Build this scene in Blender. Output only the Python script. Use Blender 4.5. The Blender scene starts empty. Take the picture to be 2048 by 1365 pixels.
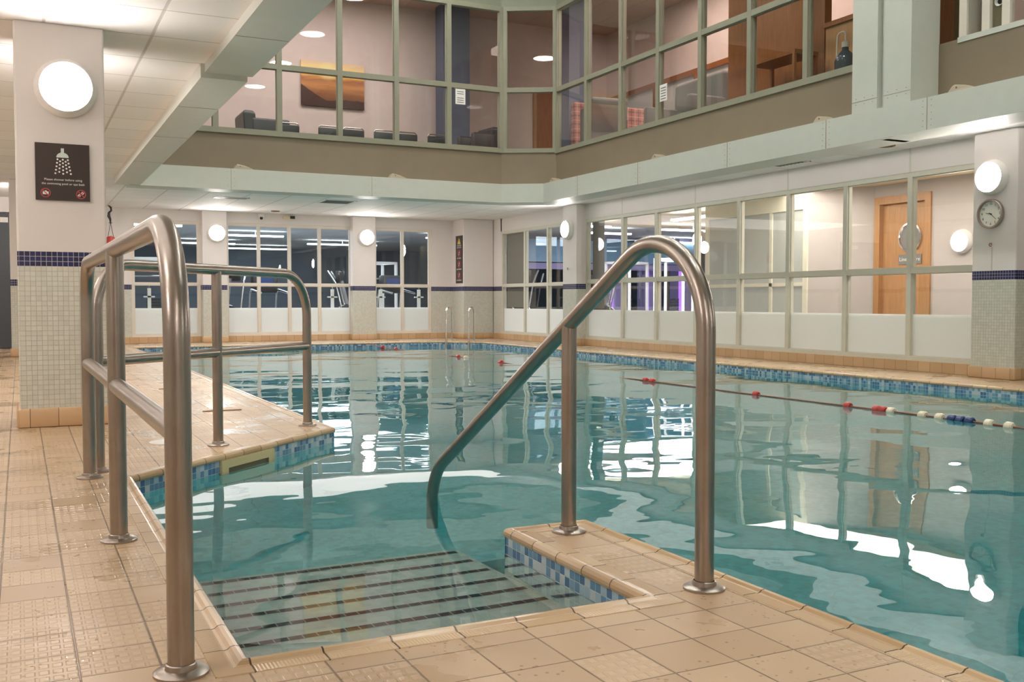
import bpy, math, random
from mathutils import Vector, Matrix
random.seed(7)
PI = math.pi
scene = bpy.context.scene
COL = scene.collection

# ------------------------------------------------------------------ mesh builder
class MB:
    def __init__(s):
        s.v = []; s.f = []; s.uv = []
    def face(s, pts, uv=None):
        i = len(s.v); s.v += [tuple(p) for p in pts]
        s.f.append(tuple(range(i, i + len(pts)))); s.uv.append(uv)
        return s
    def box(s, x0, x1, y0, y1, z0, z1):
        i = len(s.v)
        s.v += [(x, y, z) for z in (z0, z1) for y in (y0, y1) for x in (x0, x1)]
        for q in ((0, 2, 3, 1), (4, 5, 7, 6), (0, 1, 5, 4), (2, 6, 7, 3), (0, 4, 6, 2), (1, 3, 7, 5)):
            s.f.append(tuple(i + k for k in q)); s.uv.append(None)
        return s
    def cbox(s, x0, x1, y0, y1, z0, z1, r=.02, n=3):
        # box with rounded vertical edges and softened top/bottom rims
        r = min(r, (x1 - x0) / 2.01, (y1 - y0) / 2.01, (z1 - z0) / 2.01)
        rings = []
        for zz, ins in ((z0, r), (z0 + r * .3, r * .3), (z0 + r, 0), (z1 - r, 0), (z1 - r * .3, r * .3), (z1, r)):
            ring = []
            for cx, cy, a0 in ((x1 - r, y1 - r, 0), (x0 + r, y1 - r, PI / 2), (x0 + r, y0 + r, PI), (x1 - r, y0 + r, 1.5 * PI)):
                for k in range(n + 1):
                    a = a0 + k * PI / 2 / n; rr = r - ins * .999
                    ring.append((cx + rr * math.cos(a), cy + rr * math.sin(a), zz))
            rings.append(ring)
        s.loft(rings, True)
        return s
    def loft(s, rings, caps=True, closed=True):
        i = len(s.v); n = len(rings[0])
        for r in rings: s.v += [tuple(p) for p in r]
        for a in range(len(rings) - 1):
            for b in range(n if closed else n - 1):
                c = (b + 1) % n
                s.f.append((i + a * n + b, i + a * n + c, i + (a + 1) * n + c, i + (a + 1) * n + b)); s.uv.append(None)
        if caps:
            s.f.append(tuple(i + k for k in reversed(range(n)))); s.uv.append(None)
            s.f.append(tuple(i + (len(rings) - 1) * n + k for k in range(n))); s.uv.append(None)
        return s
    def tube(s, path, r, seg=12, caps=True):
        P = [Vector(p) for p in path]; rings = []; prev = None
        for k, p in enumerate(P):
            t = (P[min(k + 1, len(P) - 1)] - P[max(k - 1, 0)]).normalized()
            if prev is None:
                a = t.cross(Vector((0, 0, 1)))
                if a.length < .2: a = t.cross(Vector((1, 0, 0)))
                a.normalize()
            else:
                a = (prev - t * prev.dot(t)).normalized()
            prev = a; b = t.cross(a)
            rr = r[k] if isinstance(r, (list, tuple)) else r
            rings.append([p + (a * math.cos(q) + b * math.sin(q)) * rr for q in (2 * PI * j / seg for j in range(seg))])
        return s.loft(rings, caps)
    def cyl(s, p0, p1, r, seg=16, r2=None):
        return s.tube([p0, p1], [r, r if r2 is None else r2], seg)
    def lathe(s, prof, o=(0, 0, 0), seg=24, axis='z', ringcap=True):
        rings = []
        for r, h in prof:
            ring = []
            for j in range(seg):
                a = 2 * PI * j / seg; c, q = r * math.cos(a), r * math.sin(a)
                p = (c, q, h) if axis == 'z' else ((c, h, -q) if axis == 'y' else (h, c, q))
                ring.append((p[0] + o[0], p[1] + o[1], p[2] + o[2]))
            rings.append(ring)
        s.loft(rings, False); n0 = len(s.v) - seg * len(prof)
        if prof[0][0] < .02 or not ringcap: s.f.append(tuple(n0 + k for k in reversed(range(seg)))); s.uv.append(None)
        if prof[-1][0] < .02: s.f.append(tuple(len(s.v) - seg + k for k in range(seg))); s.uv.append(None)
        return s
    def prism(s, poly, z0, z1):
        return s.loft([[(x, y, z0) for x, y in poly], [(x, y, z1) for x, y in poly]], True)
    def disc(s, cx, cy, r, z0, z1, seg=24, sx=1):
        return s.prism([(cx + r * sx * math.cos(2 * PI * k / seg), cy + r * math.sin(2 * PI * k / seg)) for k in range(seg)], z0, z1)
    def ring(s, cx, cy, r0, r1, z0, z1, seg=32):
        rr = []
        for k in range(seg + 1):
            a = 2 * PI * k / seg; c, q = math.cos(a), math.sin(a)
            rr.append([(cx + r0 * c, cy + r0 * q, z0), (cx + r1 * c, cy + r1 * q, z0), (cx + r1 * c, cy + r1 * q, z1), (cx + r0 * c, cy + r0 * q, z1)])
        return s.loft(rr, False)
    def build(s, name, mat, parent=None, smooth=None, bevel=0):
        me = bpy.data.meshes.new(name)
        me.from_pydata(s.v, [], s.f); me.update()
        uvl = me.uv_layers.new(name='UVMap')
        for p in me.polygons:
            cu = s.uv[p.index]
            n = p.normal
            if cu is None:
                if abs(n.z) > .75: f = lambda c: (c[0], c[1])
                else:
                    t = Vector((-n.y, n.x)); t = t.normalized() if t.length > 1e-6 else Vector((1, 0))
                    if t.x + t.y < 0 and abs(t.x + t.y) > 1e-4: t = -t
                    f = lambda c, t=t: (c[0] * t.x + c[1] * t.y, c[2])
            for k, li in enumerate(p.loop_indices):
                uvl.data[li].uv = cu[k] if cu else f(me.vertices[me.loops[li].vertex_index].co)
        me.materials.append(mat)
        if smooth is not None:
            for p in me.polygons: p.use_smooth = True
            me.set_sharp_from_angle(angle=math.radians(smooth))
        o = bpy.data.objects.new(name, me); COL.objects.link(o)
        if parent: o.parent = parent
        if bevel:
            m = o.modifiers.new('bevel', 'BEVEL'); m.width = bevel; m.segments = 2; m.limit_method = 'ANGLE'
        return o

def tag(o, label, cat=None, group=None, kind=None):
    o['label'] = label
    if cat: o['category'] = cat
    if group: o['group'] = group
    if kind: o['kind'] = kind
    return o
def thing(name, label, cat, loc=(0, 0, 0), rz=0, group=None, kind=None):
    o = bpy.data.objects.new(name, None); COL.objects.link(o); o.empty_display_size = .1
    o.location = loc; o.rotation_euler = (0, 0, rz)
    return tag(o, label, cat, group, kind)
def facing(o, origin, right, up=(0, 0, 1)):
    r = Vector(right).normalized(); u = Vector(up).normalized(); n = r.cross(u)
    m = Matrix((r, u, n)).transposed().to_4x4(); m.translation = Vector(origin)
    o.matrix_world = m
    return o
def struct(o, label):
    return tag(o, label, None, None, 'structure')
def dup(root, loc=None, rz=None, label=None):
    r = root.copy(); COL.objects.link(r)
    if loc: r.location = loc
    if rz is not None: r.rotation_euler = (0, 0, rz)
    if label: r['label'] = label
    for ch in list(root.children):
        c = ch.copy(); COL.objects.link(c); c.parent = r
        for g in list(ch.children):
            d = g.copy(); COL.objects.link(d); d.parent = c
    return r
def fillet(pts, rad, n=10):
    P = [Vector(p) for p in pts]; out = [P[0]]
    for k in range(1, len(P) - 1):
        a = (P[k - 1] - P[k]).normalized(); b = (P[k + 1] - P[k]).normalized(); r = rad[k - 1]
        half = a.angle(b) / 2; t = r / math.tan(half)
        c = P[k] + (a + b).normalized() * (r / math.sin(half))
        s0 = P[k] + a * t - c; s1 = P[k] + b * t - c; w = s0.angle(s1)
        for j in range(n + 1):
            q = j / n
            out.append(c + (s0 * math.sin((1 - q) * w) + s1 * math.sin(q * w)) / math.sin(w))
    out.append(P[-1])
    return out

# ------------------------------------------------------------------ materials
class NT:
    def __init__(s, name):
        s.m = bpy.data.materials.new(name); s.m.use_nodes = True
        s.t = s.m.node_tree; s.t.nodes.clear()
        s.out = s.t.nodes.new('ShaderNodeOutputMaterial')
    def n(s, typ, ins=None, **kw):
        nd = s.t.nodes.new(typ)
        for k, v in kw.items(): setattr(nd, k, v)
        for k, v in (ins or {}).items(): s.put(nd.inputs[k], v)
        return nd
    def put(s, sock, v):
        if isinstance(v, bpy.types.NodeSocket): s.t.links.new(v, sock)
        elif v is not None:
            if sock.type == 'RGBA' and len(v) == 3: v = (*v, 1)
            sock.default_value = v
    def math(s, op, a, b=None, c=None):
        nd = s.t.nodes.new('ShaderNodeMath'); nd.operation = op
        s.put(nd.inputs[0], a)
        if b is not None: s.put(nd.inputs[1], b)
        if c is not None: s.put(nd.inputs[2], c)
        return nd.outputs[0]
    def uv(s):
        nd = s.n('ShaderNodeUVMap'); x = s.n('ShaderNodeSeparateXYZ', {0: nd.outputs[0]})
        return x.outputs[0], x.outputs[1]
    def obj(s):
        nd = s.n('ShaderNodeTexCoord'); return nd.outputs['Object']
    def xyz(s, v):
        x = s.n('ShaderNodeSeparateXYZ', {0: v}); return x.outputs
    def vec(s, a, b, c=0.0):
        x = s.n('ShaderNodeCombineXYZ', {0: a, 1: b, 2: c}); return x.outputs[0]
    def mix(s, f, a, b):
        nd = s.n('ShaderNodeMix', data_type='RGBA'); s.put(nd.inputs[0], f); s.put(nd.inputs[6], a); s.put(nd.inputs[7], b)
        return nd.outputs[2]
    def mixf(s, f, a, b):
        nd = s.n('ShaderNodeMix', data_type='FLOAT'); s.put(nd.inputs[0], f); s.put(nd.inputs[2], a); s.put(nd.inputs[3], b)
        return nd.outputs[0]
    def noise(s, vec, scale, detail=2, rough=.5, w=None):
        nd = s.n('ShaderNodeTexNoise', {'Vector': vec, 'Scale': scale, 'Detail': detail, 'Roughness': rough})
        return nd.outputs[0]
    def white(s, vec):
        return s.n('ShaderNodeTexWhiteNoise', {'Vector': vec}, noise_dimensions='3D').outputs[0]
    def line(s, u, pitch, width, phase=0.0):
        # 1 on the joint, 0 inside the cell
        f = s.math('FRACT', s.math('DIVIDE', s.math('SUBTRACT', u, phase), pitch))
        d = s.math('MULTIPLY', s.math('MINIMUM', f, s.math('SUBTRACT', 1.0, f)), pitch)
        nd = s.n('ShaderNodeMapRange', {0: s.math('DIVIDE', d, width / 2), 1: 1.25, 2: .65}); return nd.outputs[0]
    def ramp(s, f, stops, interp='LINEAR'):
        nd = s.n('ShaderNodeValToRGB', {0: f}); cr = nd.color_ramp; cr.interpolation = interp
        while len(cr.elements) < len(stops): cr.elements.new(.5)
        for e, (p, c) in zip(cr.elements, stops):
            e.position = p; e.color = (*c, 1)
        return nd.outputs[0]
    def bump(s, h, dist=1.0, strength=1.0):
        return s.n('ShaderNodeBump', {'Height': h, 'Distance': dist, 'Strength': strength}).outputs[0]
    def bsdf(s, **kw):
        nd = s.n('ShaderNodeBsdfPrincipled')
        for k, v in kw.items(): s.put(nd.inputs[k.replace('_', ' ')], v)
        s.t.links.new(nd.outputs[0], s.out.inputs[0])
        return s.m

def plain(name, col, rough=.5, metal=0, noise=.06, scale=8, spec=.5):
    t = NT(name); v = t.obj()
    n = t.noise(v, scale, 3)
    c = t.mix(n, tuple(x * (1 - noise) for x in col), tuple(min(1, x * (1 + noise)) for x in col))
    return t.bsdf(Base_Color=c, Roughness=rough, Metallic=metal, Specular_IOR_Level=spec)
def emit(name, col, st):
    t = NT(name); e = t.n('ShaderNodeEmission', {0: col, 1: st}); t.t.links.new(e.outputs[0], t.out.inputs[0]); return t.m

WHITE = (.80, .76, .70)
def mat_wall(name, paint=(.80, .745, .715), tile=(.66, .66, .58)):
    t = NT(name); u, v = t.uv(); P = .0333
    gl = t.math('MAXIMUM', t.line(u, P, .0028), t.line(v, P, .0028, 1.085))
    cu = t.math('FLOOR', t.math('DIVIDE', u, P)); cv = t.math('FLOOR', t.math('DIVIDE', t.math('SUBTRACT', v, 1.085), P))
    w = t.white(t.vec(cu, cv))
    pale = t.mix(w, tuple(c * .93 for c in tile), tuple(c * 1.05 for c in tile))
    pale = t.mix(gl, pale, (.50, .47, .40))
    blue = t.mix(w, (.004, .005, .05), (.012, .016, .12))
    blue = t.mix(gl, blue, (.62, .58, .60))
    band = t.math('MULTIPLY', t.math('GREATER_THAN', v, 1.085), t.math('LESS_THAN', v, 1.185))
    above = t.math('GREATER_THAN', v, 1.185)
    n = t.noise(t.obj(), 3, 4)
    pt = t.mix(n, tuple(c * .96 for c in paint), tuple(min(1, c * 1.03) for c in paint))
    c = t.mix(above, t.mix(band, pale, blue), pt)
    h = t.math('MULTIPLY', t.math('SUBTRACT', 1.0, gl), t.math('SUBTRACT', 1.0, above))
    h = t.math('ADD', h, t.math('MULTIPLY', w, .25))
    r = t.mixf(above, .30, .6)
    return t.bsdf(Base_Color=c, Roughness=r, Normal=t.bump(h, .0012))

def mat_deck():
    t = NT('deck_tile'); v = t.obj(); x, y, _ = t.xyz(v)[:3]; P = .1745
    front = t.math('MULTIPLY', t.math('GREATER_THAN', x, .40), t.math('LESS_THAN', y, 2.45))
    yy = t.math('ADD', y, t.math('MULTIPLY', front, .052))
    far = t.math('GREATER_THAN', y, 6)
    gx = t.line(x, P, .0048, .108); gy = t.line(yy, P, .0042, 2.595)
    # the paving strip beside the pool rim has its own narrow joint
    strip = t.math('MULTIPLY', t.math('LESS_THAN', x, .40), t.math('GREATER_THAN', x, .2))
    gl = t.math('MAXIMUM', gx, gy)
    cu = t.math('FLOOR', t.math('DIVIDE', t.math('SUBTRACT', x, .108), P)); cv = t.math('FLOOR', t.math('DIVIDE', t.math('SUBTRACT', yy, 2.595), P))
    w = t.white(t.vec(cu, cv, 1.0))
    base = t.ramp(w, [(0, (.47, .325, .195)), (.5, (.53, .375, .23)), (1, (.59, .43, .275))])
    n = t.noise(v, 2.2, 4)
    base = t.mix(t.math('MULTIPLY', n, .4), base, (.42, .27, .15))
    fine = t.noise(v, 160, 2)
    base = t.mix(t.math('MULTIPLY', fine, .22), base, (.42, .28, .16))
    dk = t.noise(v, 6, 2)
    grout = t.mix(dk, (.045, .024, .014), (.15, .085, .045))
    col = t.mix(t.math('MULTIPLY', gl, t.mixf(dk, 1.0, .55)), base, grout)
    # raised rounded studs, six by four on each tile
    fu = t.math('FRACT', t.math('DIVIDE', t.math('SUBTRACT', x, .108), P / 6)); fv = t.math('FRACT', t.math('DIVIDE', t.math('SUBTRACT', yy, 2.595), P / 4))
    du = t.math('ABSOLUTE', t.math('SUBTRACT', fu, .5)); dv = t.math('ABSOLUTE', t.math('SUBTRACT', fv, .5))
    stud = t.math('MULTIPLY', t.n('ShaderNodeMapRange', {0: du, 1: .40, 2: .30}).outputs[0], t.n('ShaderNodeMapRange', {0: dv, 1: .36, 2: .24}).outputs[0])
    studs = t.math('MULTIPLY', stud, t.math('GREATER_THAN', t.white(t.vec(cu, cv, 5.0)), t.mixf(front, .15, .72)))
    h = t.math('ADD', t.math('MULTIPLY', t.math('SUBTRACT', 1.0, gl), .0016), t.math('MULTIPLY', studs, .0012))
    col = t.mix(t.math('MULTIPLY', studs, .30), col, (.66, .50, .34))
    wet = t.n('ShaderNodeMapRange', {0: t.noise(v, 1.7, 4, .6), 1: .50, 2: .60}).outputs[0]
    pud = t.n('ShaderNodeMapRange', {0: t.noise(t.n('ShaderNodeVectorMath', {0: v, 1: (7, 3, 0)}, operation='ADD').outputs[0], 4.2, 4, .62), 1: .60, 2: .72}).outputs[0]
    h = t.math('MULTIPLY', h, t.mixf(pud, 1.0, .8))
    col = t.mix(t.math('MULTIPLY', wet, .14), col, (.36, .22, .11))
    col = t.mix(t.math('MULTIPLY', pud, .07), col, (.30, .18, .09))
    vo = t.n('ShaderNodeTexVoronoi', {'Vector': v, 'Scale': 42.0}).outputs['Distance']
    drop = t.math('MULTIPLY', t.n('ShaderNodeMapRange', {0: vo, 1: .20, 2: .02}).outputs[0], t.n('ShaderNodeMapRange', {0: t.noise(v, 3.1, 3, .6), 1: .53, 2: .60}).outputs[0])
    h = t.math('ADD', h, t.math('MULTIPLY', drop, .00035))
    r = t.mixf(wet, .40, .22); r = t.mixf(pud, r, .08); r = t.mixf(t.math('GREATER_THAN', drop, .05), r, .05)
    return t.bsdf(Base_Color=col, Roughness=r, Normal=t.bump(h, 1.0))

def mat_coping():
    t = NT('coping_tile'); u, v = t.uv()
    gl = t.line(u, .1745, .0045, 0.0)
    cu = t.math('FLOOR', t.math('DIVIDE', u, .1745))
    w = t.white(t.vec(cu, 3.0))
    base = t.ramp(w, [(0, (.50, .335, .19)), (.5, (.57, .40, .24)), (1, (.64, .47, .295))])
    base = t.mix(t.math('MULTIPLY', t.noise(t.obj(), 5, 3), .35), base, (.46, .30, .15))
    rib = t.math('MULTIPLY', t.math('SINE', t.math('MULTIPLY', u, 2 * PI / .009)), t.math('MULTIPLY', t.math('GREATER_THAN', v, .045), t.math('GREATER_THAN', w, .35)))
    h = t.math('ADD', t.math('MULTIPLY', t.math('SUBTRACT', 1.0, gl), .0015), t.math('MULTIPLY', rib, .00035))
    c = t.mix(gl, base, (.08, .045, .025))
    return t.bsdf(Base_Color=c, Roughness=.24, Normal=t.bump(h))

def mat_mosaic():
    t = NT('pool_mosaic'); u, v = t.uv(); P = .0335
    gl = t.math('MAXIMUM', t.line(u, P, .0024), t.line(v, P, .0024, -.022))
    cu = t.math('FLOOR', t.math('DIVIDE', u, P)); cv = t.math('FLOOR', t.math('DIVIDE', t.math('SUBTRACT', v, -.022), P))
    w = t.white(t.vec(cu, cv, 2.0))
    c = t.ramp(w, [(0, (.07, .17, .33)), (.25, (.12, .26, .42)), (.45, (.19, .34, .48)), (.62, (.34, .48, .58)), (.82, (.50, .58, .62))], 'CONSTANT')
    c = t.mix(gl, c, (.55, .62, .62))
    return t.bsdf(Base_Color=c, Roughness=.15, Normal=t.bump(t.math('SUBTRACT', 1.0, gl), .001))

def mat_basin(name, col):
    t = NT(name); u, v = t.uv(); P = .0335
    gl = t.math('MAXIMUM', t.line(u, P, .002), t.line(v, P, .002))
    w = t.white(t.vec(t.math('FLOOR', t.math('DIVIDE', u, P)), t.math('FLOOR', t.math('DIVIDE', v, P)), 4.0))
    c = t.mix(w, tuple(k * .88 for k in col), tuple(min(1, k * 1.1) for k in col))
    c = t.mix(t.math('MULTIPLY', gl, .5), c, tuple(min(1, k * 1.15) for k in col))
    return t.bsdf(Base_Color=c, Roughness=.35)

def mat_stripe():
    t = NT('stripe_tile'); u, v = t.uv()
    gl = t.line(u, .044, .004)
    w = t.white(t.vec(t.math('FLOOR', t.math('DIVIDE', u, .044)), t.math('FLOOR', t.math('DIVIDE', v, .1)), 1.0))
    c = t.ramp(w, [(0, (.03, .035, .05)), (.5, (.06, .035, .04)), (1, (.12, .045, .035))])
    return t.bsdf(Base_Color=t.mix(gl, c, (.45, .48, .44)), Roughness=.3)

def mat_skirt(name='skirting_tile'):
    t = NT(name); u, v = t.uv()
    gl = t.line(u, .1745, .004, .05)
    w = t.white(t.vec(t.math('FLOOR', t.math('DIVIDE', t.math('SUBTRACT', u, .05), .1745)), 1.0))
    c = t.mix(w, (.60, .39, .21), (.72, .49, .29))
    c = t.mix(t.math('MULTIPLY', t.noise(t.obj(), 4, 3), .3), c, (.45, .29, .15))
    return t.bsdf(Base_Color=t.mix(gl, c, (.17, .09, .05)), Roughness=.35, Normal=t.bump(t.math('SUBTRACT', 1.0, gl), .0015))

def mat_ceiling(name, col, px=.175, py=.546, dark=(.34, .29, .25), P=.69):
    t = NT(name); v = t.obj(); x, y, z = t.xyz(v)[:3]
    lx = t.line(x, P, .022, px); ly = t.line(y, P, .008, py)
    g = t.math('MAXIMUM', t.math('MULTIPLY', lx, .5), ly)
    w = t.white(t.vec(t.math('FLOOR', t.math('DIVIDE', t.math('SUBTRACT', x, px), P)), t.math('FLOOR', t.math('DIVIDE', t.math('SUBTRACT', y, py), P)), 1.0))
    sp = t.noise(v, 90, 2, .7)
    c = t.mix(w, tuple(k * .94 for k in col), col)
    c = t.mix(t.n('ShaderNodeMapRange', {0: sp, 1: .62, 2: .72}).outputs[0], c, tuple(k * .86 for k in col))
    c = t.mix(g, c, dark)
    return t.bsdf(Base_Color=c, Roughness=.75, Normal=t.bump(t.math('SUBTRACT', 1.0, g), .003))

def mat_water():
    t = NT('pool_water'); v = t.obj()
    def scaled(sx, sy, rot=0):
        return t.n('ShaderNodeMapping', {'Vector': v, 'Scale': (sx, sy, 1), 'Rotation': (0, 0, rot)}).outputs[0]
    n1 = t.noise(scaled(.55, .75, .5), 1.0, 1.0, .4)
    n2 = t.noise(scaled(1.6, 2.1, -.4), 1.0, 1.5, .45)
    n3 = t.noise(scaled(4.5, 6.0, .2), 1.0, 1.0, .4)
    far = t.n('ShaderNodeMapRange', {0: t.xyz(v)[1], 1: 6.0, 2: 13.0}).outputs[0]
    h = t.math('ADD', t.math('MULTIPLY', n1, .030), t.math('MULTIPLY', n2, t.mixf(far, .0042, .0075)))
    h = t.math('ADD', h, t.math('MULTIPLY', n3, t.mixf(far, .0004, .0014)))
    g = t.n('ShaderNodeBsdfGlass', {'Color': (1, 1, 1), 'Roughness': 0.0, 'IOR': 1.333, 'Normal': t.bump(h, 1.0)})
    t.t.links.new(g.outputs[0], t.out.inputs[0])
    a = t.n('ShaderNodeVolumeAbsorption', {'Color': (.30, .82, .84), 'Density': WATER_DENS})
    t.t.links.new(a.outputs[0], t.out.inputs[1])
    return t.m
WATER_DENS = .72

def mat_glass(name='window_glass', tint=(.97, .98, .97), refl=1.0):
    t = NT(name)
    bf = t.n('ShaderNodeNewGeometry').outputs['Backfacing']
    fr = t.n('ShaderNodeFresnel', {'IOR': t.mixf(bf, 1.45, 1 / 1.45)}).outputs[0]
    tr = t.n('ShaderNodeBsdfTransparent', {0: tint}); gl = t.n('ShaderNodeBsdfGlossy', {0: (1, 1, 1), 'Roughness': .01})
    m = t.n('ShaderNodeMixShader', {0: t.math('MULTIPLY', fr, refl), 1: tr.outputs[0], 2: gl.outputs[0]})
    t.t.links.new(m.outputs[0], t.out.inputs[0]); return t.m
def mat_frost():
    t = NT('frosted_film')
    d = t.n('ShaderNodeBsdfDiffuse', {0: (.93, .94, .90)}); tr = t.n('ShaderNodeBsdfTranslucent', {0: (.93, .95, .96)})
    m = t.n('ShaderNodeMixShader', {0: .35, 1: d.outputs[0], 2: tr.outputs[0]})
    t.t.links.new(m.outputs[0], t.out.inputs[0]); return t.m
def mat_steel(name='brushed_steel', c0=(.33, .28, .245), c1=(.47, .42, .38), r0=.22, r1=.34):
    t = NT(name); v = t.obj()
    n = t.noise(v, 9, 4, .6); f = t.noise(v, 300, 2)
    c = t.mix(n, c0, c1)
    r = t.mixf(n, r0, r1)
    r = t.math('ADD', r, t.math('MULTIPLY', f, .06))
    return t.bsdf(Base_Color=c, Metallic=1.0, Roughness=r, Normal=t.bump(f, .00012))
def mat_wood(name, a, b, sx=14, sz=1.2):
    t = NT(name); v = t.n('ShaderNodeMapping', {'Vector': t.obj(), 'Scale': (sx, sx, sz)}).outputs[0]
    n = t.noise(v, 2.5, 5, .6)
    return t.bsdf(Base_Color=t.ramp(n, [(.25, a), (.75, b)]), Roughness=.4)
def mat_tartan():
    t = NT('tartan_cloth'); u, v = t.uv()
    l1 = t.line(u, .16, .03); l2 = t.line(v, .16, .03, .05); l3 = t.line(u, .16, .012, .08); l4 = t.line(v, .16, .012, .12)
    c = t.mix(t.math('MULTIPLY', l1, .6), (.42, .17, .15), (.10, .07, .09)); c = t.mix(t.math('MULTIPLY', l2, .6), c, (.10, .07, .09))
    c = t.mix(t.math('MULTIPLY', t.math('MAXIMUM', l3, l4), .6), c, (.65, .5, .42))
    return t.bsdf(Base_Color=c, Roughness=.85)
def mat_painting():
    t = NT('sunset_canvas'); v = t.obj(); x, y, z = t.xyz(v)[:3]   # local: x right, y up; 1.27 x .87
    yy = t.math('DIVIDE', y, .87); xx = t.math('DIVIDE', x, 1.27)
    wob = t.noise(t.vec(t.math('MULTIPLY', xx, 2.2), t.math('MULTIPLY', yy, 9.0)), 1.5, 4)
    f = t.math('ADD', yy, t.math('MULTIPLY', t.math('SUBTRACT', wob, .5), .22))
    sky = t.ramp(f, [(.0, (.10, .035, .02)), (.32, (.32, .12, .045)), (.48, (.62, .27, .09)), (.6, (.42, .15, .06)), (.72, (.95, .55, .12)), (.85, (1.0, .72, .30)), (1.0, (.85, .62, .40))])
    d = t.math('ADD', t.math('POWER', t.math('MULTIPLY', t.math('SUBTRACT', xx, .42), 1.3), 2.0), t.math('POWER', t.math('SUBTRACT', yy, .80), 2.0))
    sun = t.n('ShaderNodeMapRange', {0: d, 1: .05, 2: .0}).outputs[0]
    c = t.mix(t.math('MULTIPLY', sun, .8), sky, (1.0, .86, .42))
    ridge = t.math('ADD', t.math('MULTIPLY', t.noise(t.vec(t.math('MULTIPLY', xx, 3.0), 4.0), 1.2, 5), .22), t.math('MULTIPLY', t.math('MAXIMUM', t.math('SUBTRACT', .38, xx), 0.0), .75))
    hill = t.math('LESS_THAN', yy, t.math('ADD', ridge, .05))
    c = t.mix(t.math('MULTIPLY', hill, .9), c, (.055, .022, .02))
    return t.bsdf(Base_Color=c, Roughness=.6)

M = dict(
    wall=mat_wall('tiled_wall'), deck=mat_deck(), coping=mat_coping(), mosaic=mat_mosaic(),
    basin=mat_basin('basin_tile', (.36, .68, .72)), shelf=mat_basin('step_tile', (.66, .70, .64)), stripe=mat_stripe(),
    skirt=mat_skirt(), ceil=mat_ceiling('ceiling_tile', (.90, .885, .87)), ceil_g=mat_ceiling('gallery_ceiling_tile', (.62, .44, .36), dark=(.40, .27, .22)),
    ceil_c=mat_ceiling('corridor_ceiling_tile', (.80, .60, .38), dark=(.5, .38, .25)), ceil_gym=mat_ceiling('gym_ceiling_tile', (.66, .64, .62), dark=(.3, .3, .3)),
    water=mat_water(), glass=mat_glass(), frost=mat_frost(), steel=mat_steel(), chrome=mat_steel('polished_chrome', (.6, .58, .55), (.75, .73, .70), .08, .16),
    fascia=plain('fascia_paint', (.62, .63, .57), .45, noise=.04), spandrel=plain('spandrel_paint', (.24, .19, .13), .6, noise=.08, scale=3),
    uframe=plain('upper_frame_paint', (.29, .28, .21), .5), header=plain('header_paint', (.24, .25, .19), .6),
    lframe=plain('cream_frame_paint', (.78, .71, .62), .45), frame_r=plain('cream_frame_paint_worn', (.68, .66, .56), .45),
    gwall=plain('gallery_wall_paint', (.74, .62, .58), .7), corr=plain('corridor_wall_paint', (.50, .45, .425), .7),
    dark=plain('dark_wall_paint', (.07, .08, .09), .6), gymwall=plain('gym_wall_paint', (.17, .21, .26), .6), gymfloor=plain('gym_rubber_floor', (.22, .23, .25), .5),
    black=plain('black_plastic', (.012, .012, .013), .35), brown=plain('sign_board_brown', (.035, .020, .014), .35), ink=plain('white_lettering', (.85, .82, .78), .5),
    pale=plain('pale_grey_ink', (.62, .70, .66), .5), red=plain('sign_red', (.50, .07, .07), .4), yellow=plain('sign_yellow', (.85, .66, .05), .4),
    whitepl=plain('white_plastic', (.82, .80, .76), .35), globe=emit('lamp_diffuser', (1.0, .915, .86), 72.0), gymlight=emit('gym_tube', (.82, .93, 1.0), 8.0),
    corrlight=emit('corridor_panel', (1.0, .93, .84), 13.0), voidlight=emit('hall_panel', (1.0, .985, .915), 75.0), purple=emit('violet_led', (.42, .16, 1.0), 1.6),
    leather=plain('dark_leather', (.035, .035, .040), .42), grey=plain('grey_upholstery', (.20, .19, .185), .8), blue=plain('slate_blue_paint', (.10, .12, .18), .6),
    wood=mat_wood('orange_oak', (.36, .17, .06), (.50, .26, .11)), dwood=mat_wood('varnished_brown_wood', (.20, .055, .008), (.36, .115, .018)),
    tartan=mat_tartan(), canvas=mat_painting(), redfl=plain('red_float', (.50, .045, .035), .3), whitefl=plain('cream_float', (.80, .72, .55), .3),
    bluefl=plain('navy_float', (.02, .045, .16), .3), rope=plain('rope_brown', (.34, .12, .07), .7, scale=80, noise=.4), bottle=plain('bottle_blue', (.045, .06, .085), .08),
    clockface=plain('clock_dial', (.80, .78, .70), .4), green=emit('exit_green', (.45, 1.0, .65), 1.6), skim=plain('yellowed_plastic', (.66, .56, .30), .4), olive=plain('olive_panel', (.16, .13, .07), .4),
    teal=plain('teal_plastic', (.05, .45, .50), .4), carpet=plain('gallery_carpet', (.18, .13, .11), .9), paper=plain('paper', (.85, .82, .80), .7),
    dirty=plain('rusty_brown', (.25, .13, .05), .6), void=plain('hall_ceiling_paint', (.70, .72, .68), .7),
)
M['dustc'] = plain('dusty_cover', (.40, .34, .25), .6)
PURPLEBODY = plain('violet_column_paint', (.42, .36, .62), .6)

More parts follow.
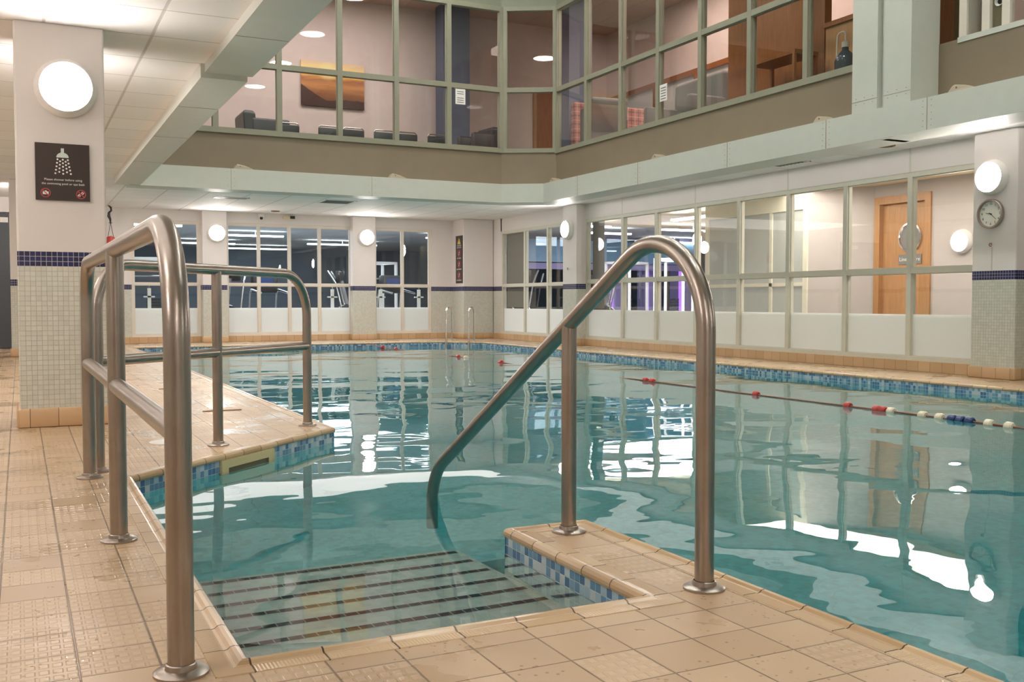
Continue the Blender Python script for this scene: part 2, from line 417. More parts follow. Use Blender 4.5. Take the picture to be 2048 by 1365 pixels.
# ------------------------------------------------------------------ helpers for text
def text(s, size, x, y, z, mat, parent, name='lettering', align='CENTER', ext=.0006, sx=1.0):
    cu = bpy.data.curves.new('t', 'FONT'); cu.body = s; cu.size = size; cu.align_x = align; cu.align_y = 'CENTER'; cu.extrude = ext; cu.resolution_u = 3
    tmp = bpy.data.objects.new('t', cu); COL.objects.link(tmp)
    dg = bpy.context.evaluated_depsgraph_get()
    me = bpy.data.meshes.new_from_object(tmp.evaluated_get(dg))
    bpy.data.objects.remove(tmp); me.name = name
    for v in me.vertices: v.co.x = v.co.x * sx + x; v.co.y += y; v.co.z += z
    me.materials.clear(); me.materials.append(mat)
    o = bpy.data.objects.new(name, me); COL.objects.link(o)
    if parent: o.parent = parent
    return o

# ------------------------------------------------------------------ setting: deck, pool
WZ = -.09
OUT = [(1.95, -2.5), (8.6, -2.5), (8.6, 18.73), (7.83, 19.5), (1.87, 19.5), (1.87, 6.455), (.47, 5.07), (.47, 2.365), (1.585, 2.365), (1.60, 3.30), (1.95, 3.30)]
def deck():
    b = MB(); c = .085
    def q(*p): b.face([(x, y, 0) for x, y in p])
    q((-3, -3), (.40, -3), (.40, 21.3), (-3, 21.3))
    q((.40, -3), (1.90, -3), (1.90, 2.31), (.40, 2.31))
    q((1.65, 2.31), (1.90, 2.31), (1.90, 3.25), (1.65, 3.25))
    q((.40, 5.09), (1.80, 6.47), (1.80, 21.3), (.40, 21.3))
    q((1.80, 19.55), (7.86, 19.55), (9.75, 19.55), (9.75, 21.3), (1.80, 21.3))
    q((8.65, -3), (9.75, -3), (9.75, 19.55), (7.86, 19.55), (8.65, 18.76))
    q((1.90, -3), (8.65, -3), (8.65, -2.55), (1.90, -2.55))
    o = b.build('floor', M['deck'])
    return struct(o, 'beige studded quarry tile floor around the pool')
deck()
def coping():
    n = len(OUT); b = MB()
    # profile: distance outward from the water edge, height
    prof = [(0, -.024), (-.004, -.014), (-.003, -.004), (.004, .006), (.014, .0095), (.024, .008), (.032, .0015), (.040, .0005), (.046, .002), (.088, .002), (.090, -.001)]
    miters = []
    for k in range(n):
        p0, p, p1 = Vector(OUT[k - 1]), Vector(OUT[k]), Vector(OUT[(k + 1) % n])
        d0 = (p - p0).normalized(); d1 = (p1 - p).normalized()
        o0 = Vector((d0.y, -d0.x)); o1 = Vector((d1.y, -d1.x))
        mt = (o0 + o1); mt = mt / mt.dot(o0); miters.append(mt)
    pos = 0
    for k in range(n):
        a, c = Vector(OUT[k]), Vector(OUT[(k + 1) % n]); L = (c - a).length; ma, mc = miters[k], miters[(k + 1) % n]
        vd = 0
        for j in range(len(prof) - 1):
            (d0, z0), (d1, z1) = prof[j], prof[j + 1]
            p = [a + ma * d0, c + mc * d0, c + mc * d1, a + ma * d1]
            zz = [z0, z0, z1, z1]
            dr = (c - a) / L
            us = [(q - a).dot(dr) + pos for q in p]
            b.face([(q.x, q.y, z) for q, z in zip(p, zz)], [(us[0], d0), (us[1], d0), (us[2], d1), (us[3], d1)])
        # underside
        p = [a, c, c + mc * .09, a + ma * .09]
        b.face([(q.x, q.y, -.024) for q in reversed(p)])
        pos += math.ceil(L / .1745) * .1745
    o = b.build('trim_1', M['coping'], smooth=50)
    return struct(o, 'rounded beige tile rim running round the edge of the pool')
coping()
def basin():
    b = MB(); w = MB(); n = len(OUT); F = -1.25
    u = 0
    for k in range(n):
        a, c = Vector(OUT[k]), Vector(OUT[(k + 1) % n]); L = (c - a).length
        o = Vector(((c - a).y, -(c - a).x)).normalized() * .004
        a2, c2 = a + o, c + o
        b.face([(a2.x, a2.y, -.022), (c2.x, c2.y, -.022), (c2.x, c2.y, -.257), (a2.x, a2.y, -.257)], [(u, -.022), (u + L, -.022), (u + L, -.257), (u, -.257)])
        w.face([(a2.x, a2.y, -.257), (c2.x, c2.y, -.257), (c2.x, c2.y, F), (a2.x, a2.y, F)], [(u, 0), (u + L, 0), (u + L, F), (u, F)])
        u += L
    w.face([(x, y, F) for x, y in OUT])
    o1 = b.build('pool_wall_band', M['mosaic']); struct(o1, 'blue and white mosaic band at the waterline of the pool walls')
    o1.name = 'trim_2'
    o2 = w.build('pool_floor', M['basin']); struct(o2, 'pale aqua tiled pool basin under the water')
basin()
def steps():
    # shallow landing in the entry bay, then broad steps going down
    root = thing('wall_steps', 'submerged pale tiled entry steps with dark nosing stripes', None, kind='structure'); root.name = 'floor_steps'
    def zf(y): return -.22 - (y - 2.36) * .14
    b = MB()
    y0, y1, y2 = 2.37, 3.77, 4.9
    for (xa, xb, ya, yb) in ((.476, 1.60, y0, 3.30), (.476, 1.60, 3.30, y1)):
        b.face([(xa, ya, zf(ya)), (xb, ya, zf(ya)), (xb, yb, zf(yb)), (xa, yb, zf(yb))])
    zl = zf(y1)
    b.face([(.476, y1, zl), (1.60, y1, zl), (1.60, y1, -1.24), (.476, y1, -1.24)])
    b.face([(1.60, 3.3, zf(3.3)), (1.60, 3.3, -1.24), (1.60, y1, -1.24), (1.60, y1, zl)])
    b.build('landing', M['shelf'], root)
    c = MB().box(.476, 1.9, y1, y1 + .33, -1.24, zl - .22).box(.476, 1.9, y1 + .33, y1 + .66, -1.24, zl - .42)
    c.build('lower_steps', M['basin'], root)
    for k in range(6):
        y = 2.915 + k * .157
        xb = 1.583
        s = MB().face([(.48, y, zf(y) + .003), (xb, y, zf(y) + .003), (xb, y + .036, zf(y + .036) + .003), (.48, y + .036, zf(y + .036) + .003)])
        s.build('nosing_stripe', M['stripe'], root)
steps()
def water():
    b = MB(); poly = list(OUT)
    b.prism(poly, -1.5, WZ)
    o = b.build('pool_water', M['water'])
    tag(o, 'calm turquoise water filling the swimming pool', 'water', None, 'stuff')
water()

# ------------------------------------------------------------------ walls
def wallbox(name, label, boxes, mat='wall'):
    b = MB()
    for q in boxes: b.box(*q)
    return struct(b.build(name, M[mat]), label)
CZ = 2.71
FY = 21.3
wallbox('wall_far', 'far tiled wall with piers between the window bays', [
    (-.1, 2.02, FY, FY + .2, 0, CZ), (3.36, 3.87, FY, FY + .2, 0, CZ), (6.60, 7.10, FY, FY + .2, 0, CZ), (8.47, 9.9, FY, FY + .2, 0, CZ),
    (2.02, 3.36, FY, FY + .2, 0, .13), (3.87, 6.60, FY, FY + .2, 0, .13), (7.10, 8.47, FY, FY + .2, 0, .13),
    (2.02, 3.36, FY, FY + .2, 2.49, CZ), (3.87, 6.60, FY, FY + .2, 2.49, CZ), (7.10, 8.47, FY, FY + .2, 2.49, CZ)])
RX = 9.75
wallbox('wall_right', 'right wall below and above the long glazed screen', [
    (RX, RX + .12, 7.1, 16.6, 0, .12), (RX, RX + .12, 17.0, 20.3, 0, .12), (RX, RX + .12, 7.1, 20.3, 2.42, CZ),
    (RX, RX + .12, 20.25, FY, 0, CZ), (RX, RX + .12, -3, 7.75, 0, CZ)], 'wall')
wallbox('wall_left', 'plain left wall of the pool hall', [(-3.1, -3, -3, FY, 0, CZ)])
wallbox('wall_near', 'plain wall at the near end of the pool hall', [(-3, RX, -3.1, -3, 0, CZ)])
wallbox('wall_corner', 'short partition wall above the dark doorway at the far left', [(-3, -1.4, 19.95, 20.1, 0, CZ), (-1.4, -.02, 19.95, 20.1, 2.42, CZ), (-.02, .06, 19.95, FY, 0, CZ)])
door = thing('door_1', 'dark tall door beyond the left pillar', None, (-1.4, 19.97, 0), kind='structure')
MB().box(0, 1.38, 0, .05, .02, 2.40).build('door_leaf', M['dark'], door)
MB().box(-.03, 0, -.02, .06, 0, 2.44).box(1.38, 1.41, -.02, .06, 0, 2.44).box(-.03, 1.41, -.02, .06, 2.40, 2.44).build('door_frame', M['black'], door)
ds = thing('door_notice', 'narrow yellow and white strip notice on the dark far door', 'sign'); facing(ds, (-.62, 19.955, 2.30), (1, 0, 0))
MB().box(0, .46, -.045, .045, .0, .012).build('strip', M['paper'], ds)
MB().box(.02, .34, -.03, .03, .012, .014).build('yellow_patch', M['yellow'], ds)

def pillar(name, label, x0, x1, y0, y1, z1=CZ, skirt=True, r=.012):
    o = MB().cbox(x0, x1, y0, y1, 0, z1, r, 2).build(name, M['wall'])
    struct(o, label)
    if skirt:
        s = MB().cbox(x0 - .02, x1 + .02, y0 - .02, y1 + .02, 0, .13, .016, 3).build('skirting', M['skirt'], o, smooth=40)
    return o
pillar('pillar', 'square white pillar with mosaic lower half carrying the shower sign', -.01, .545, 7.40, 7.95)
pillar('pillar', 'slim far pillar just left behind the shower sign pillar', -.12, .40, 17.0, 17.5)
pillar('pillar', 'white pillar with a lamp left of the four-pane window', 3.37, 3.86, 21.1, 21.32)
pillar('pillar', 'white pillar with a lamp right of the four-pane window', 6.55, 7.07, 21.1, 21.32)
pillar('pillar', 'corner pillar carrying the tall warning sign', 9.0, 9.74, 20.68, 21.32)
pillar('pillar', 'white pillar on the right wall beside the ladder corner', 9.55, 9.78, 16.54, 17.08)
pillar('pillar', 'white pillar at the right edge carrying the clock', 9.55, 9.78, 7.17, 7.72)
def skirtrun(name, label, segs):
    b = MB()
    for x0, x1, y0, y1 in segs: b.box(x0, x1, y0, y1, 0, .13)
    struct(b.build(name, M['skirt'], bevel=.006), label)
skirtrun('baseboard_far', 'orange tile skirting along the far wall', [(.06, 3.35, FY - .02, FY), (3.88, 6.53, FY - .02, FY), (7.09, 8.98, FY - .02, FY)])
skirtrun('baseboard_right', 'orange tile skirting under the right glazed screen', [(RX - .02, RX, 7.74, 16.52), (RX - .02, RX, 17.1, 20.66)])

# ------------------------------------------------------------------ glazing
def glazing(name, label, p0, p1, z0, z1, mull, trans, fm, frost=None, w=.055, d=.07, edge=.055, proud=0.0, sill=0.03):
    """bank of panes from p0 to p1; mull = distances along of mullion centres"""
    P0, P1 = Vector((*p0, 0)), Vector((*p1, 0)); L = (P1 - P0).length; dr = (P1 - P0).normalized()
    root = thing(name, label, None, kind='structure')
    ang = math.atan2(dr.y, dr.x); root.location = P0; root.rotation_euler = (0, 0, ang)
    f = MB()
    f.box(0, L, -d / 2, d / 2, z1 - edge, z1); f.box(0, L, -d / 2 - .006, d / 2 + .006, z0, z0 + edge)
    f.box(0, edge, -d / 2, d / 2, z0 + edge, z1 - edge); f.box(L - edge, L, -d / 2, d / 2, z0 + edge, z1 - edge)
    xs = [edge] + [v for m in mull for v in (m - w / 2, m + w / 2)] + [L - edge]
    for m in mull: f.box(m - w / 2, m + w / 2, -d / 2, d / 2, z0 + edge, z1 - edge)
    zs = [z0 + edge] + [v for q in trans for v in (q - w / 2, q + w / 2)] + [z1 - edge]
    for q in trans:
        for k in range(0, len(xs), 2): f.box(xs[k], xs[k + 1], -d / 2 + .003, d / 2 - .003, q - w / 2, q + w / 2)
    # thin beads round each pane
    for k in range(0, len(xs), 2):
        for j in range(0, len(zs), 2):
            a, c, e, g = xs[k], xs[k + 1], zs[j], zs[j + 1]; t = .010
            f.box(a, a + t, -.018, .018, e, g); f.box(c - t, c, -.018, .018, e, g); f.box(a + t, c - t, -.018, .018, e, e + t); f.box(a + t, c - t, -.018, .018, g - t, g)
    f.build('frame', fm, root)
    g = MB(); g.box(edge * .5, L - edge * .5, -.003, .003, z0 + edge * .5, z1 - edge * .5); g.build('glass_pane', M['glass'], root)
    if frost:
        s = 1
        b = MB()
        for k in range(0, len(xs), 2): b.face([(xs[k], -.006, z0 + edge), (xs[k + 1], -.006, z0 + edge), (xs[k + 1], -.006, frost), (xs[k], -.006, frost)])
        for k in range(0, len(xs), 2): b.face([(xs[k], .006, z0 + edge), (xs[k + 1], .006, z0 + edge), (xs[k + 1], .006, frost), (xs[k], .006, frost)])
        b.build('frosted_film', M['frost'], root)
    return root
lf, rf, uf = M['lframe'], M['frame_r'], M['uframe']
glazing('window_1', 'two-pane window seen through the left handrail', (2.02, 21.36), (3.36, 21.36), .13, 2.49, [.67], [1.20], lf, .71, w=.05)
glazing('window_2', 'wide four-pane gym window in the middle of the far wall', (3.87, 21.36), (6.60, 21.36), .13, 2.49, [.69, 1.345, 2.0], [1.20], lf, .71, w=.055)
glazing('window_3', 'two-pane gym window near the corner of the far wall', (7.10, 21.36), (8.47, 21.36), .13, 2.49, [.68], [1.20], lf, .71, w=.055)
# right screens (drawn from near to far so that +x of the bank is +Y)
ys = [8.79, 9.85, 10.94, 12.02, 13.09, 14.2, 15.26]
glazing('window_4', 'long sixteen-pane glazed screen along the right wall', (RX + .05, 7.70), (RX + .05, 16.56), .12, 2.42, [y - 7.70 for y in ys], [1.225], rf, .69, w=.07, d=.09, edge=.06)
glazing('window_5', 'three-bay glazed screen between the right wall pillar and the corner', (RX + .05, 17.06), (RX + .05, 20.27), .12, 2.42, [18.1 - 17.06, 19.14 - 17.06], [1.20], rf, .69, w=.06, d=.09, edge=.06)
b = MB()
for y in (8.79, 10.94, 13.09, 15.26): b.box(RX - .004, RX, y - .012, y + .012, 2.42, CZ)
struct(b.build('trim_3', rf), 'thin cover strips on the panel above the right screen')

# ------------------------------------------------------------------ lower ceiling, beams, hall shell
b = MB()
for q in ((-3, 1.36, -3, 16.3), (-3, 9.75, 16.3, FY), (8.7, 9.75, -3, 16.3), (1.36, 8.7, -3, -.6)): b.box(q[0], q[1], q[2], q[3], CZ, CZ + .05)
struct(b.build('ceiling', M['ceil']), 'suspended white tile ceiling around the open hall')
def beam_l():
    b = MB(); b.box(1.33, 1.70, -.6, 8.12, 2.64, 2.95); b.box(1.30, 1.66, 8.12, 16.05, 2.60, 2.93)
    b.build('x', M['fascia'])
    o = bpy.context.scene.objects['x']; o.name = 'beam'
    struct(o, 'long boxed beam running under the ceiling at upper left')
    l = MB()
    for y in (2, 4.4, 6.9): l.box(1.335, 1.695, y, y + .004, 2.6385, 2.64)
    for y in (9.4, 11.2, 13.3): l.box(1.305, 1.655, y, y + .004, 2.5985, 2.60)
    l.build('panel_joint', M['dirty'], o)
beam_l()
# fascia round the void
fa = MB()
fa.prism([(1.5, 16.0), (7.70, 16.0), (8.33, 15.6), (8.33, -.6), (8.80, -.6), (8.80, 15.95), (7.9, 16.45), (1.5, 16.45)], 2.60, 2.93)
fo = fa.build('fascia_beam', M['fascia']); struct(fo, 'pale boxed fascia running round the bottom of the gallery')
j = MB()
for x in (3.0, 5.3): j.box(x, x + .004, 15.998, 16.0, 2.60, 2.93)
for y in (14.4, 12.6, 10.5, 8.72, 7.30, 5.0): j.box(8.328, 8.33, y, y + .005, 2.60, 2.93)
j.build('panel_joint', M['dirty'], fo)
sc_ = MB()
for y in (14.4, 12.6, 10.5, 8.72, 7.30):
    for z in (2.64, 2.70, 2.77, 2.84, 2.90):
        for s in (-.05, .055): sc_.cyl((8.33, y + s, z), (8.327, y + s, z), .004, 6)
for x in (3.0, 5.3):
    for z in (2.66, 2.78, 2.88):
        for s in (-.05, .055): sc_.cyl((x + s, 16.0, z), (x + s, 15.997, z), .004, 6)
sc_.build('screw_heads', M['dirty'], fo)
# spandrels
sp = MB(); sp.prism([(1.5, 16.4), (7.89, 16.4), (8.75, 15.9), (8.75, 7.27), (8.75, -.6), (8.95, -.6), (8.95, 16.0), (7.95, 16.6), (1.5, 16.6)], 2.90, 3.56)
so = sp.build('wall_spandrel', M['spandrel']); struct(so, 'olive brown band of wall under the gallery windows')
MB().box(8.748, 8.75, 6.3, 6.304, 2.93, 3.56).build('panel_joint', M['dark'], so)
# upper windows
glazing('window_6', 'large green-framed gallery window facing the pool at the far end', (1.72, 16.42), (7.93, 16.42), 3.54, 6.16, [2.84 - 1.72, 3.86 - 1.72, 4.88 - 1.72, 5.88 - 1.72, 6.86 - 1.72], [4.67], uf, w=.085, d=.10, edge=.085)
glazing('window_7', 'narrow angled gallery window in the corner', (7.93, 16.42), (8.78, 15.92), 3.54, 6.16, [], [4.67], uf, w=.08, d=.10, edge=.075)
mm = [9.52, 10.58, 11.65, 12.70, 13.75, 14.84]
glazing('window_8', 'long green-framed gallery window along the right side', (8.78, 8.30), (8.78, 15.93), 3.52, 6.16, [y - 8.30 for y in mm], [4.66], uf, w=.08, d=.10, edge=.08)
# header above upper windows and hall ceiling
hd = MB(); hd.prism([(1.5, 16.4), (7.89, 16.4), (8.75, 15.9), (8.75, -.6), (8.95, -.6), (8.95, 16.0), (7.95, 16.6), (1.5, 16.6)], 6.14, 7.6)
struct(hd.build('wall_header', M['header']), 'grey green wall above the gallery windows')
struct(MB().box(1.5, 1.66, -.6, 16.4, 2.93, 7.6).build('wall_hall_left', M['header']), 'wall rising above the left beam')
struct(MB().box(1.5, 8.95, -.75, -.6, 2.6, 7.6).build('wall_hall_near', M['header']), 'wall of the open hall behind the camera')
struct(MB().box(1.4, 9.0, -.75, 16.7, 7.6, 7.7).build('ceiling_hall', M['void']), 'high ceiling of the open hall')
for y in (1.2, 4.6, 8.0, 11.4, 14.6):
    for x in (3.4, 6.7):
        o = thing('ceiling_round_light', 'round downlight high in the ceiling above the pool', 'light', (x, y, 7.6), 0, 'round hall ceiling lights')
        MB().disc(0, 0, .30, -.05, -.02, 28).build('diffuser', M['voidlight'], o); MB().ring(0, 0, .30, .35, -.06, 0).build('bezel', M['whitepl'], o)
# boxed columns on the right fascia
cl = MB().box(8.345, 8.76, 7.985, 8.345, 2.925, 7.55).build('column_casing', M['fascia']); struct(cl, 'left one of the two pale boxed columns rising from the fascia')
c2 = MB().box(8.345, 8.76, 7.53, 7.895, 2.925, 7.55).build('column_casing', M['fascia']); struct(c2, 'right one of the two pale boxed columns rising from the fascia')
struct(MB().box(8.42, 8.76, 7.895, 7.985, 2.60, 7.55).build('column_recess', M['fascia']), 'dark recessed groove between the boxed columns')
for q, (ya, yb) in ((cl, (7.985, 8.345)), (c2, (7.53, 7.895))):
    l = MB().box(8.3435, 8.345, ya, yb, 3.05, 3.053)
    for k in range(3):
        y = ya + .06 + k * (yb - ya - .12) / 2
        l.cyl((8.345, y, 3.085), (8.342, y, 3.085), .004, 6); l.cyl((8.345, y, 3.02), (8.342, y, 3.02), .004, 6)
    l.build('panel_joint', M['dirty'], q)
# right-hand second gallery bay
w9 = thing('window_9', 'gallery window bay with white surround at the upper right edge', None, kind='structure')
MB().box(8.74, 8.80, 2.0, 7.29, 3.52, 3.575).box(8.98, 9.05, 7.27, 7.55, 3.50, 3.62).build('sill', M['fascia'], w9)
MB().box(8.76, 9.15, 7.20, 7.29, 3.57, 6.16).box(8.76, 8.83, 6.93, 7.02, 3.57, 6.16).box(8.76, 8.83, 6.70, 6.79, 3.57, 6.16).box(8.76, 8.83, 2, 6.70, 6.08, 6.16).build('frame', M['lframe'], w9)
MB().box(9.0, 9.03, 7.29, 7.55, 3.6, 6.16).box(8.81, 8.82, 6.79, 6.93, 3.57, 6.1).build('dark_panel', M['olive'], w9)
MB().box(8.79, 8.796, 2, 7.2, 3.57, 6.1).build('glass_pane', M['glass'], w9)
MB().box(8.84, 8.90, 7.02, 7.09, 3.57, 6.16).build('black_post', M['black'], w9)
dl = MB().lathe([(.001, .01), (.03, .01), (.045, 0), (.05, -.01)], (8.80, 6.85, 3.84), 16, 'x').build('door_knob', M['whitepl']); 
dl.parent = w9

# ------------------------------------------------------------------ gallery interior
GF = 3.15
struct(MB().box(.5, 12.1, 16.6, 19.4, GF - .15, GF).box(8.96, 12.1, 2, 16.6, GF - .15, GF).build('floor_gallery', M['carpet']), 'gallery floor behind the upper windows')
struct(MB().box(.5, 12.1, 16.6, 19.4, 6.8, 6.9).box(8.96, 12.1, 2, 16.6, 6.8, 6.9).build('ceiling_gallery', M['ceil_g']), 'peach tiled gallery ceiling')
struct(MB().box(.5, 12.1, 19.3, 19.4, GF, 6.8).build('wall_gallery_far', M['gwall']), 'pink plastered back wall of the gallery')
struct(MB().box(.4, .5, 16.5, 19.4, GF, 6.8).build('wall_gallery_left', M['gwall']), 'left end wall of the gallery')
struct(MB().box(11.9, 12.0, 2, 19.3, 5.36, 6.8).box(11.9, 12.0, 2, 19.3, GF, 3.9).box(11.9, 12.0, 2, 14.6, 3.9, 5.36).build('wall_gallery_right', M['gwall']), 'right back wall of the gallery above the inner windows')
struct(MB().box(8.96, 12, 2, 2.1, GF, 6.8).build('wall_gallery_near', M['gwall']), 'near end wall of the gallery')
wi = thing('window_10', 'low wood-framed inner window band on the gallery back wall', None, kind='structure')
MB().box(11.86, 11.92, 14.6, 19.3, 5.28, 5.38).box(11.86, 11.92, 14.6, 19.3, 3.88, 3.98).box(11.86, 11.92, 15.9, 16.0, 3.98, 5.28).box(11.86, 11.92, 17.3, 17.4, 3.98, 5.28).box(11.86, 11.92, 18.6, 18.7, 3.98, 5.28).build('frame', M['dwood'], wi)
MB().box(11.93, 11.95, 14.6, 19.3, 3.98, 5.28).build('frosted_pane', M['frost'], wi)
struct(MB().box(7.66, 8.24, 18.6, 19.0, GF, 6.8).build('column_gallery', M['blue']), 'slate blue column in the gallery')
struct(MB().box(9.58, 10.1, 16.9, 17.4, GF, 6.8).build('column_gallery_right', M['blue']), 'second slate blue column seen through the right gallery windows')
cr = MB().ring(9.6, 17.6, .42, .46, 6.785, 6.8).build('ceiling_ring', M['dwood']); tag(cr, 'thin round speaker ring on the gallery ceiling', 'ceiling fitting')
gd = thing('door_3', 'brown wooden door at the back of the gallery corner', None, (10.1, 19.28, GF), kind='structure')
MB().box(0, .9, -.03, .02, 0, 2.25).build('door_leaf', M['dwood'], gd); MB().box(-.06, 0, -.05, .02, 0, 2.31).box(.9, .96, -.05, .02, 0, 2.31).box(0, .9, -.05, .02, 2.25, 2.31).build('door_frame', M['wood'], gd)
pa = thing('landscape_painting', 'sunset mountain landscape canvas hanging on the gallery wall', 'painting'); facing(pa, (4.96, 19.29, 4.66), (1, 0, 0))
MB().box(0, 1.27, 0, .87, .012, .04).build('canvas', M['canvas'], pa)
MB().box(.02, 1.25, .02, .85, 0, .012).build('stretcher_frame', M['dwood'], pa)
n1 = thing('notice', 'white printed notice taped inside the far gallery window', 'notice'); facing(n1, (6.97, 16.36, 4.34), (1, 0, 0))
MB().box(0, .19, 0, .27, 0, .003).build('sheet', M['paper'], n1)
for k in range(6):
    if k != 3: MB().box(.03, .16, .03 + k * .037, .043 + k * .037, .003, .0036).build('text_line', M['grey'], n1)
n2 = thing('notice', 'white printed notice taped inside the right gallery window', 'notice'); facing(n2, (8.73, 12.62, 3.86), (0, -1, 0))
MB().box(0, .19, 0, .25, 0, .003).build('sheet', M['paper'], n2)
for k in range(5): MB().box(.03, .16, .03 + k * .04, .045 + k * .04, .003, .0036).build('text_line', M['grey'], n2)

def armchair(name, label, loc, rz, mat, w=.75, h=.95, d=.75, group=None, cushion=False, arm=.68):
    t = thing(name, label, 'armchair', loc, rz, group)
    MB().cbox(-w / 2 + .1, w / 2 - .1, -d / 2, d / 2 - .15, .15, .42, .05).build('seat', mat, t, smooth=50)
    MB().loft([[(-w / 2, d / 2 - .2, .12), (w / 2, d / 2 - .2, .12), (w / 2, d / 2, .12), (-w / 2, d / 2, .12)], [(-w / 2 + .02, d / 2 - .17, h - .05), (w / 2 - .02, d / 2 - .17, h - .05), (w / 2 - .02, d / 2 + .05, h - .05), (-w / 2 + .02, d / 2 + .05, h - .05)],
               [(-w / 2 + .06, d / 2 - .13, h), (w / 2 - .06, d / 2 - .13, h), (w / 2 - .06, d / 2 + .02, h), (-w / 2 + .06, d / 2 + .02, h)]]).build('backrest', mat, t, bevel=.02)
    for s in (-1, 1):
        x0, x1 = sorted((s * w / 2, s * (w / 2 - .12)))
        MB().cbox(x0, x1, -d / 2, d / 2 - .1, .12, h * arm, .04).build('armrest', mat, t, smooth=50)
    for sx in (-1, 1):
        for sy in (-1, 1): MB().cyl((sx * (w / 2 - .08), sy * (d / 2 - .1), 0), (sx * (w / 2 - .08), sy * (d / 2 - .1), .15), .02, 8).build('leg', M['chrome'], t)
    if cushion: MB().cbox(-.2, .2, d / 2 - .34, d / 2 - .2, .5, .9, .06).build('cushion', M['grey'], t, smooth=60)
    return t
armchair('armchair', 'dark leather armchair with grey cushion left of the painting', (4.02, 18.3, GF), -PI / 2 - PI, M['leather'], .8, 1.08, .78, cushion=True, arm=.88)
armchair('armchair', 'black leather armchair beside the slate blue gallery column', (7.93, 17.5, GF), -1.45, M['leather'], .65, 1.02, .6, arm=.86)
armchair('armchair', 'grey armchair at the left end of the right gallery window', (9.38, 15.3, GF), PI * .95, M['grey'], .72, 1.27, .5, arm=.9)
armchair('armchair', 'large grey armchair in the middle of the right gallery window', (9.75, 13.35, GF), PI / 2 * 3, M['grey'], 1.3, 1.36, .8)
armchair('armchair', 'dark high-backed armchair against the brown wood panelling', (10.75, 12.95, GF), PI / 2 * 3, M['leather'], .8, 1.72, .8)
bn = thing('upholstered_bench', 'red tartan high-backed bench in the right gallery', 'bench', (9.95, 16.25, GF))
MB().box(-.62, .95, .0, .16, .1, 1.42).build('backrest', M['tartan'], bn, bevel=.03)
MB().box(-.62, .95, -.5, .0, .2, .5).build('seat', M['tartan'], bn, bevel=.03)
MB().box(-.58, .92, -.45, .12, 0, .1).build('plinth', M['dwood'], bn)
def dchair(label, x):
    t = thing('dining_chair', label, 'chair', (x, 17.35, GF), 0, 'cafe chairs along the far gallery window')
    MB().cbox(-.2, .2, -.2, .2, .36, .41, .02).build('seat', M['leather'], t, smooth=50)
    MB().cbox(-.2, .2, .17, .21, .55, .80, .02).build('backrest', M['leather'], t, smooth=50)
    MB().tube(fillet([(-.19, .19, .4), (-.19, .19, .83), (.19, .19, .83), (.19, .19, .4)], [.05, .05], 5), .012, 8).build('back_frame', M['chrome'], t, smooth=60)
    for sx in (-1, 1):
        for sy in (-1, 1): MB().cyl((sx * .18, sy * .18, 0), (sx * .16, sy * .16, .36), .011, 8).build('leg', M['chrome'], t)
for x, l in ((4.28, 'dark chair with chrome rim below the left edge of the painting'), (5.02, 'dark chair with chrome rim left of the mullion under the painting'), (5.47, 'dark chair with chrome rim right of the mullion under the painting'),
             (6.05, 'dark chair with chrome rim left of the mullion beside the slate blue column'), (6.50, 'dark chair with chrome rim right of that mullion, before the blue column'), (7.10, 'dark chair with chrome rim closest to the slate blue column')): dchair(l, x)
wp = MB().box(9.6, 9.72, 10.1, 12.1, GF, 6.8).build('wall_panelling', M['dwood']); struct(wp, 'brown varnished wood panelling behind the right gallery window')
ct = thing('reception_counter', 'orange brown wooden counter beside the water bottle', 'counter', (9.6, 8.4, GF))
MB().box(0, .5, 0, 1.68, 0, 1.30).build('front', M['wood'], ct); MB().box(-.03, .53, -.02, 1.69, 1.30, 1.36).build('counter_top', M['dwood'], ct)
tb = thing('table_reflection_shape', 'brown table shape standing in for a glass reflection before the panelling', 'table', (9.25, 10.5, GF))  # table-like reflection in the glass, built as a solid shape
MB().box(-.2, .2, -.45, .45, .92, .97).build('table_top', M['dwood'], tb)
for sx in (-1, 1):
    for sy in (-1, 1): MB().box(sx * .18 - .02, sx * .18 + .02, sy * .42 - .02, sy * .42 + .02, 0, .92).build('leg', M['dwood'], tb)
wc = thing('water_bottle', 'large blue water bottle with white pump on a stand behind the gallery glass', 'water bottle', (9.22, 9.34, GF - .06)); wc.scale = (.86, .86, .92)
MB().box(-.15, .15, -.15, .15, 0, .52).build('stand', M['whitepl'], wc, bevel=.01)
MB().lathe([(.12, .52), (.15, .54), (.15, .62), (.143, .64), (.15, .66), (.15, .80), (.12, .88), (.05, .94), (.045, 1.0)], seg=24).build('bottle', M['bottle'], wc, smooth=40)
MB().lathe([(.05, .98), (.055, .99), (.055, 1.05), (.04, 1.06)], seg=20).build('pump_head', M['whitepl'], wc, smooth=40)
MB().tube(fillet([(0, 0, 1.04), (0, .0, 1.20), (0, .16, 1.20), (-.05, .12, .80)], [.05, .06], 6), .011, 8).build('hose', M['whitepl'], wc, smooth=60)

